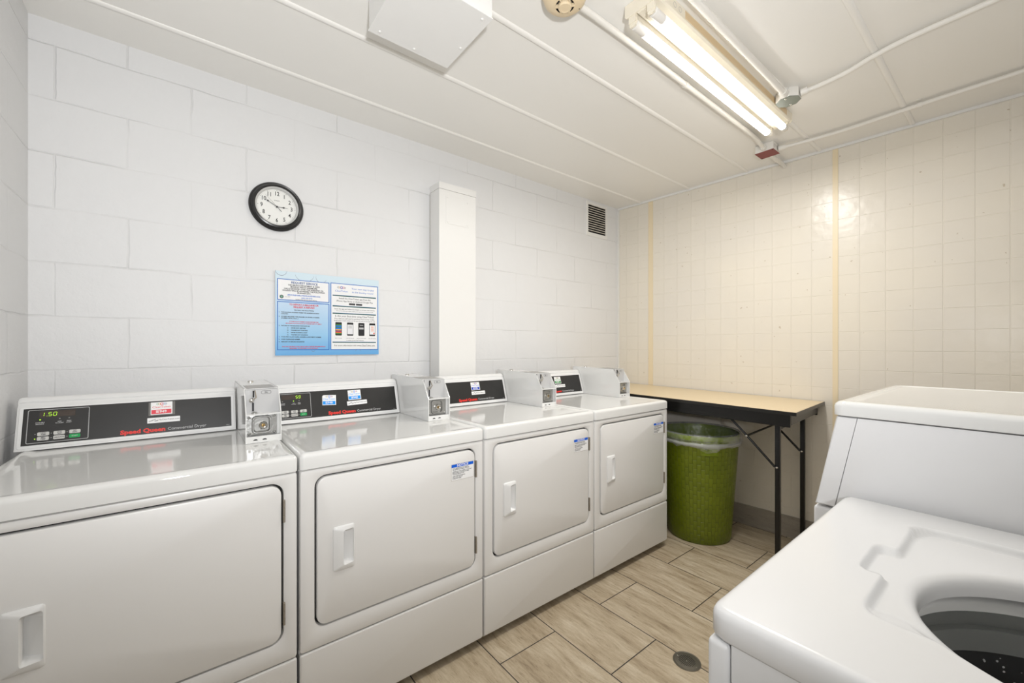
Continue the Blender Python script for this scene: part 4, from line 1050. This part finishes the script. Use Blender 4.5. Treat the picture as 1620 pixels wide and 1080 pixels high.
# smoke detector
t = thing('smoke_detector', 'cream round smoke detector on the ceiling beside the light fixture', 'smoke detector', (1.010, 0.985, ZC))
mcr = mat('cream_plastic', srgb(226, 206, 172), 0.35)
b = MB(); b.lathe([(0.080, -0.0005), (0.083, -0.006), (0.081, -0.016), (0.075, -0.018)], mcr, 64, IDM, True); b.build('mounting_base', t, 40)
b = MB(); b.lathe([(0.075, -0.017), (0.076, -0.028), (0.070, -0.044), (0.055, -0.057), (0.034, -0.062), (0.032, -0.062)], mcr, 64)
b.lathe([(0.032, -0.062), (0.030, -0.056), (0.0, -0.056)], M_dark, 48)
hs = b.build('housing', t, 40)
b = MB(); b.lathe([(0.023, -0.056), (0.023, -0.068), (0.021, -0.071), (0.016, -0.0715), (0.015, -0.0705), (0.0, -0.0705)], mcr, 48)
for k in range(6):
    a = k * 60 + 15; b.box((0.022, -0.0025, -0.066), (0.033, 0.0025, -0.056), mcr, R('Z', a))
b.build('sensing_cap', hs, 40)
b = MB(); b.lathe([(0.0, -0.0015), (0.002, -0.001), (0.0022, 0)], M_ink, 10, T(0.052, -0.018, -0.0565)); b.build('indicator_lamp', hs)

# fluorescent fixture
M_fix = mat('fixture_enamel', srgb(232, 224, 206), 0.35); M_fix2 = mat('fixture_side_beige', srgb(214, 190, 150), 0.4)
M_tube = mat('tube_glow', (1, 1, 1, 1), 0.3, emit=(1.0, 0.97, 0.92, 1), estr=TUBE_STRENGTH)
t = thing('fluorescent_light', 'bare two-tube fluorescent strip light with worn enamel body on the ceiling', 'light', (1.236, 0.840, ZC))
Lf = 1.248
b = MB()
prof = [(-0.064, -0.0006), (-0.064, -0.040), (-0.058, -0.046), (-0.020, -0.046), (-0.013, -0.056), (0.013, -0.056), (0.020, -0.046), (0.058, -0.046), (0.064, -0.040), (0.064, -0.0006)]
b.loft([[(x, p, q_) for p, q_ in prof] for x in (0.004, Lf)], M_fix); fx = b.build('fixture_body', t, 30)
b = MB(); b.box((0.18, -0.0648, -0.034), (1.18, -0.0641, -0.006), M_fix2); b.build('side_panel', t, 0)
for k in (0.11, 0.145):
    b = MB(); b.lathe([(0.0095, 0), (0.0095, 0.0006), (0.0085, 0.0006), (0.0085, 0)], M_gray, 20, T(k, -0.064, -0.020) @ UPW); b.build('knockout', fx, 0)
for xe in (0.0, Lf - 0.003):
    b = MB(); b.loft([[(x, p, q_) for p, q_ in [(-0.066, -0.0006), (-0.066, -0.042), (-0.058, -0.049), (0.058, -0.049), (0.066, -0.042), (0.066, -0.0006)]] for x in (xe, xe + 0.006)], M_fix); b.build('end_plate', t, 0)
ZTB = -0.074
for yy in (-0.037, 0.037):
    al = area_light('tube_downlight', (0.63, yy, ZTB - 0.0175), (0, 0, 0), 1.10, 0.026, TUBE_POWER, (1.0, 0.968, 0.92), 180); al.parent = t
    for xe, sg in ((0.008, 1), (Lf - 0.010, -1)):
        b = MB(); b.box((xe - 0.006, yy - 0.014, -0.074), (xe + 0.006, yy + 0.014, -0.040), M_fix); b.box((xe - 0.004, yy - 0.012, -0.086), (xe + 0.004, yy + 0.012, -0.070), M_fix)
        b.tube([(xe - 0.002, yy, ZTB), (xe + 0.002, yy, ZTB)], 0.015, M_fix, 20); b.build('lamp_holder', t, 30)
    b = MB(); b.tube([(0.075, yy, ZTB), (Lf - 0.045, yy, ZTB)], 0.0158, M_tube, 24, caps=False)
    kb = b.m(mat('tube_back_white', srgb(235, 232, 226), 0.35))      # opaque upper half of the tube
    for i_, f_ in enumerate(b.f):
        if sum(b.v[v_][2] for v_ in f_) / 4 > ZTB + 0.003: b.mi[i_] = kb
    tb = b.build('fluorescent_tube', t, 40); tb['label'] = 'lit fluorescent tube'
    for xa, xb in ((0.016, 0.075), (Lf - 0.045, Lf - 0.016)):
        b = MB(); b.tube([(xa, yy, ZTB), (xa + 0.002, yy, ZTB), (xb - 0.001, yy, ZTB), (xb, yy, ZTB)], [0.012, 0.0162, 0.0162, 0.0158], mat('tube_cap_white', srgb(235, 232, 226), 0.35), 24); b.build('tube_cap', tb, 40)

# conduits and boxes
M_cond = mat('painted_conduit', srgb(232, 229, 222), 0.35)
def smooth_path(pts, n=8):
    out = []; P = [Vector(p) for p in pts]
    for i in range(len(P) - 1):
        p0, p1, p2, p3 = P[max(i - 1, 0)], P[i], P[i + 1], P[min(i + 2, len(P) - 1)]
        for k in range(n):
            s_ = k / n
            out.append(0.5 * ((2 * p1) + (p2 - p0) * s_ + (2 * p0 - 5 * p1 + 4 * p2 - p3) * s_ ** 2 + (3 * p1 - p0 - 3 * p2 + p3) * s_ ** 3))
    out.append(P[-1]); return [tuple(p) for p in out]
def conduit(pts, r, label, group=None, straps=(), couplers=()):
    t = thing('electrical_conduit', label, 'conduit', pts[0], 0, 'painted conduits on the ceiling')
    o = Vector(pts[0]); q = [tuple(Vector(p) - o) for p in pts]
    b = MB(); b.tube(smooth_path(q), r, M_cond, 14); b.build('conduit_pipe', t, 60)
    for s_, d_ in straps:
        p = Vector(s_) - o; b = MB(); d = Vector(d_).normalized() * 0.008
        b.tube([tuple(p - d), tuple(p + d)], r + 0.003, M_cond, 14)
        sd = Vector((-d.y, d.x, 0)).normalized(); a = p + sd * (r + 0.012)
        zt = ZC - o.z - 0.0005
        b.box((a.x - 0.009, a.y - 0.009, zt - 0.003), (a.x + 0.009, a.y + 0.009, zt), M_cond)
        b.build('conduit_strap', t, 60)
    for s_, e_ in couplers:
        b = MB(); b.tube([tuple(Vector(s_) - o), tuple(Vector(e_) - o)], r + 0.005, M_cond, 14); b.build('conduit_coupling', t, 60)
ZP = 2.457
conduit([(1.088, 0.985, 2.452), (1.13, 0.986, 2.454), (1.20, 0.987, ZP), (1.5, 0.985, ZP), (2.2, 0.985, ZP), (2.55, 0.985, ZP), (2.66, 0.992, 2.450), (2.722, 0.994, 2.445)], 0.0115,
        'white conduit running from the smoke detector to the red-plated box', straps=[((1.80, 0.985, ZP), (1, 0, 0))], couplers=[((2.700, 0.994, 2.446), (2.7245, 0.994, 2.445))])
conduit([(1.30, 0.722, 2.452), (1.6, 0.722, 2.452), (2.0, 0.722, 2.452), (2.215, 0.722, 2.447)], 0.0135, 'straight white conduit alongside the fluorescent light', couplers=[((2.190, 0.722, 2.448), (2.2195, 0.722, 2.447))])
conduit([(2.268, 0.668, 2.447), (2.285, 0.60, 2.455), (2.275, 0.50, ZP), (2.235, 0.40, ZP), (2.212, 0.29, ZP), (2.205, 0.12, ZP), (2.20, -0.25, ZP), (2.20, YB + 0.001, ZP)], 0.0105,
        'curved white conduit leaving the grey-plated box', couplers=[((2.2665, 0.672, 2.447), (2.273, 0.645, 2.450))])
conduit([(2.80, 0.942, 2.446), (2.83, 0.86, 2.452), (2.862, 0.74, ZP), (2.872, 0.60, ZP), (2.865, 0.30, ZP), (2.87, 0.0, ZP), (2.87, YB + 0.001, ZP)], 0.0105,
        'white conduit leaving the red-plated box toward the right', straps=[((2.866, 0.34, ZP), (0, 1, 0))], couplers=[((2.7995, 0.9445, 2.446), (2.812, 0.91, 2.449))])
conduit([(2.828, 1.000, 2.444), (2.90, 1.004, 2.444), (2.98, 1.008, 2.447), (3.05, 1.008, 2.448), (3.097, 1.008, 2.440)], 0.012, 'short bent white conduit from the red-plated box into the far wall')

t = thing('junction_box', 'white junction box with dark red cover plate on the ceiling', 'junction box', (2.775, 0.995, ZC))
b = MB(); b.rbox((-0.050, -0.050, -0.048), (0.050, 0.050, -0.0006), 0.003, M_cond, IDM, 2); jb = b.build('box_body', t, 40)
b = MB(); b.rbox((-0.051, -0.051, -0.0505), (0.051, 0.051, -0.0482), 0.0008, mat('dark_red_plate', srgb(128, 48, 44), 0.45), IDM, 1)
o = b.build('cover_plate', t, 0); o['label'] = 'dark red cover plate'
for p in ((-0.03, -0.0505), (0.01, -0.0505)):
    b = MB(); b.lathe([(0.010, 0), (0.010, 0.0008), (0.009, 0.0008), (0.009, 0)], M_gray, 20, T(p[0], p[1], -0.025) @ UPW); b.build('knockout', jb, 0)
for p in ((-0.043, -0.043), (0.043, 0.043)):
    b = MB(); b.lathe([(0.0, -0.002), (0.003, -0.0015), (0.004, 0)], M_ink, 10, T(p[0], p[1], -0.0505)); b.build('screw', t)

t = thing('junction_box', 'white octagonal junction box with bare grey cover beside the light fixture end', 'junction box', (2.268, 0.722, ZC))
b = MB(); oc = lambda r: [(r * math.cos(math.radians(22.5 + 45 * k)), r * math.sin(math.radians(22.5 + 45 * k))) for k in range(8)]
b.loft([[(x, y, z) for x, y in oc(r)] for r, z in ((0.050, -0.0006), (0.052, -0.008), (0.052, -0.040), (0.050, -0.044))], M_cond); b.build('box_body', t, 30)
b = MB(); b.loft([[(x, y, z) for x, y in oc(r)] for r, z in ((0.051, -0.0441), (0.051, -0.0462), (0.049, -0.047))], mat('galvanised_plate', srgb(140, 146, 138), 0.5, 0.5, bump=0.5, bscale=120)); o = b.build('cover_plate', t, 0); o['label'] = 'bare grey metal cover'
for p in ((-0.034, 0.0), (0.034, 0.0)):
    b = MB(); b.lathe([(0.0, -0.0025), (0.004, -0.002), (0.0055, 0)], M_chrome, 12, T(p[0], p[1], -0.047)); b.build('screw', t)

# ------------------------------------------------------------------ floor drain
t = thing('floor_drain', 'round metal floor drain grate set in the tiles', 'drain', (1.556, 0.846, 0))
ms = mat('drain_metal', srgb(112, 108, 98), 0.42, 0.7, bump=0.3, bscale=150)
b = MB(); b.lathe([(0.052, 0.0005), (0.052, 0.0022), (0.050, 0.0028), (0.047, 0.0022), (0.046, 0.0010)], ms, 64); b.build('drain_rim', t, 40)
b = MB(); b.lathe([(0.0465, 0.0008), (0.0465, 0.0024), (0.045, 0.0028), (0.0, 0.0028)], ms, 64)
mh = mat('drain_hole', srgb(12, 12, 12), 0.9); nh = 0
for i in range(-5, 6):
    for j in range(-5, 6):
        x, y = (i + 0.5 * (j % 2)) * 0.0062, j * 0.0056
        if math.hypot(x, y) < 0.030 and not (abs(x) < 0.004 and abs(y) < 0.004):
            b.lathe([(0.0021, 0.00285), (0.0, 0.0029)], mh, 8, T(x, y, 0)); nh += 1
for p in ((0.0, 0.039), (0.0, -0.039), (0.0, 0.0)): b.lathe([(0.0035, 0.0028), (0.003, 0.0040), (0.0, 0.0042)], M_chrome, 12, T(p[0], p[1], 0))
o = b.build('drain_grate', t, 40)
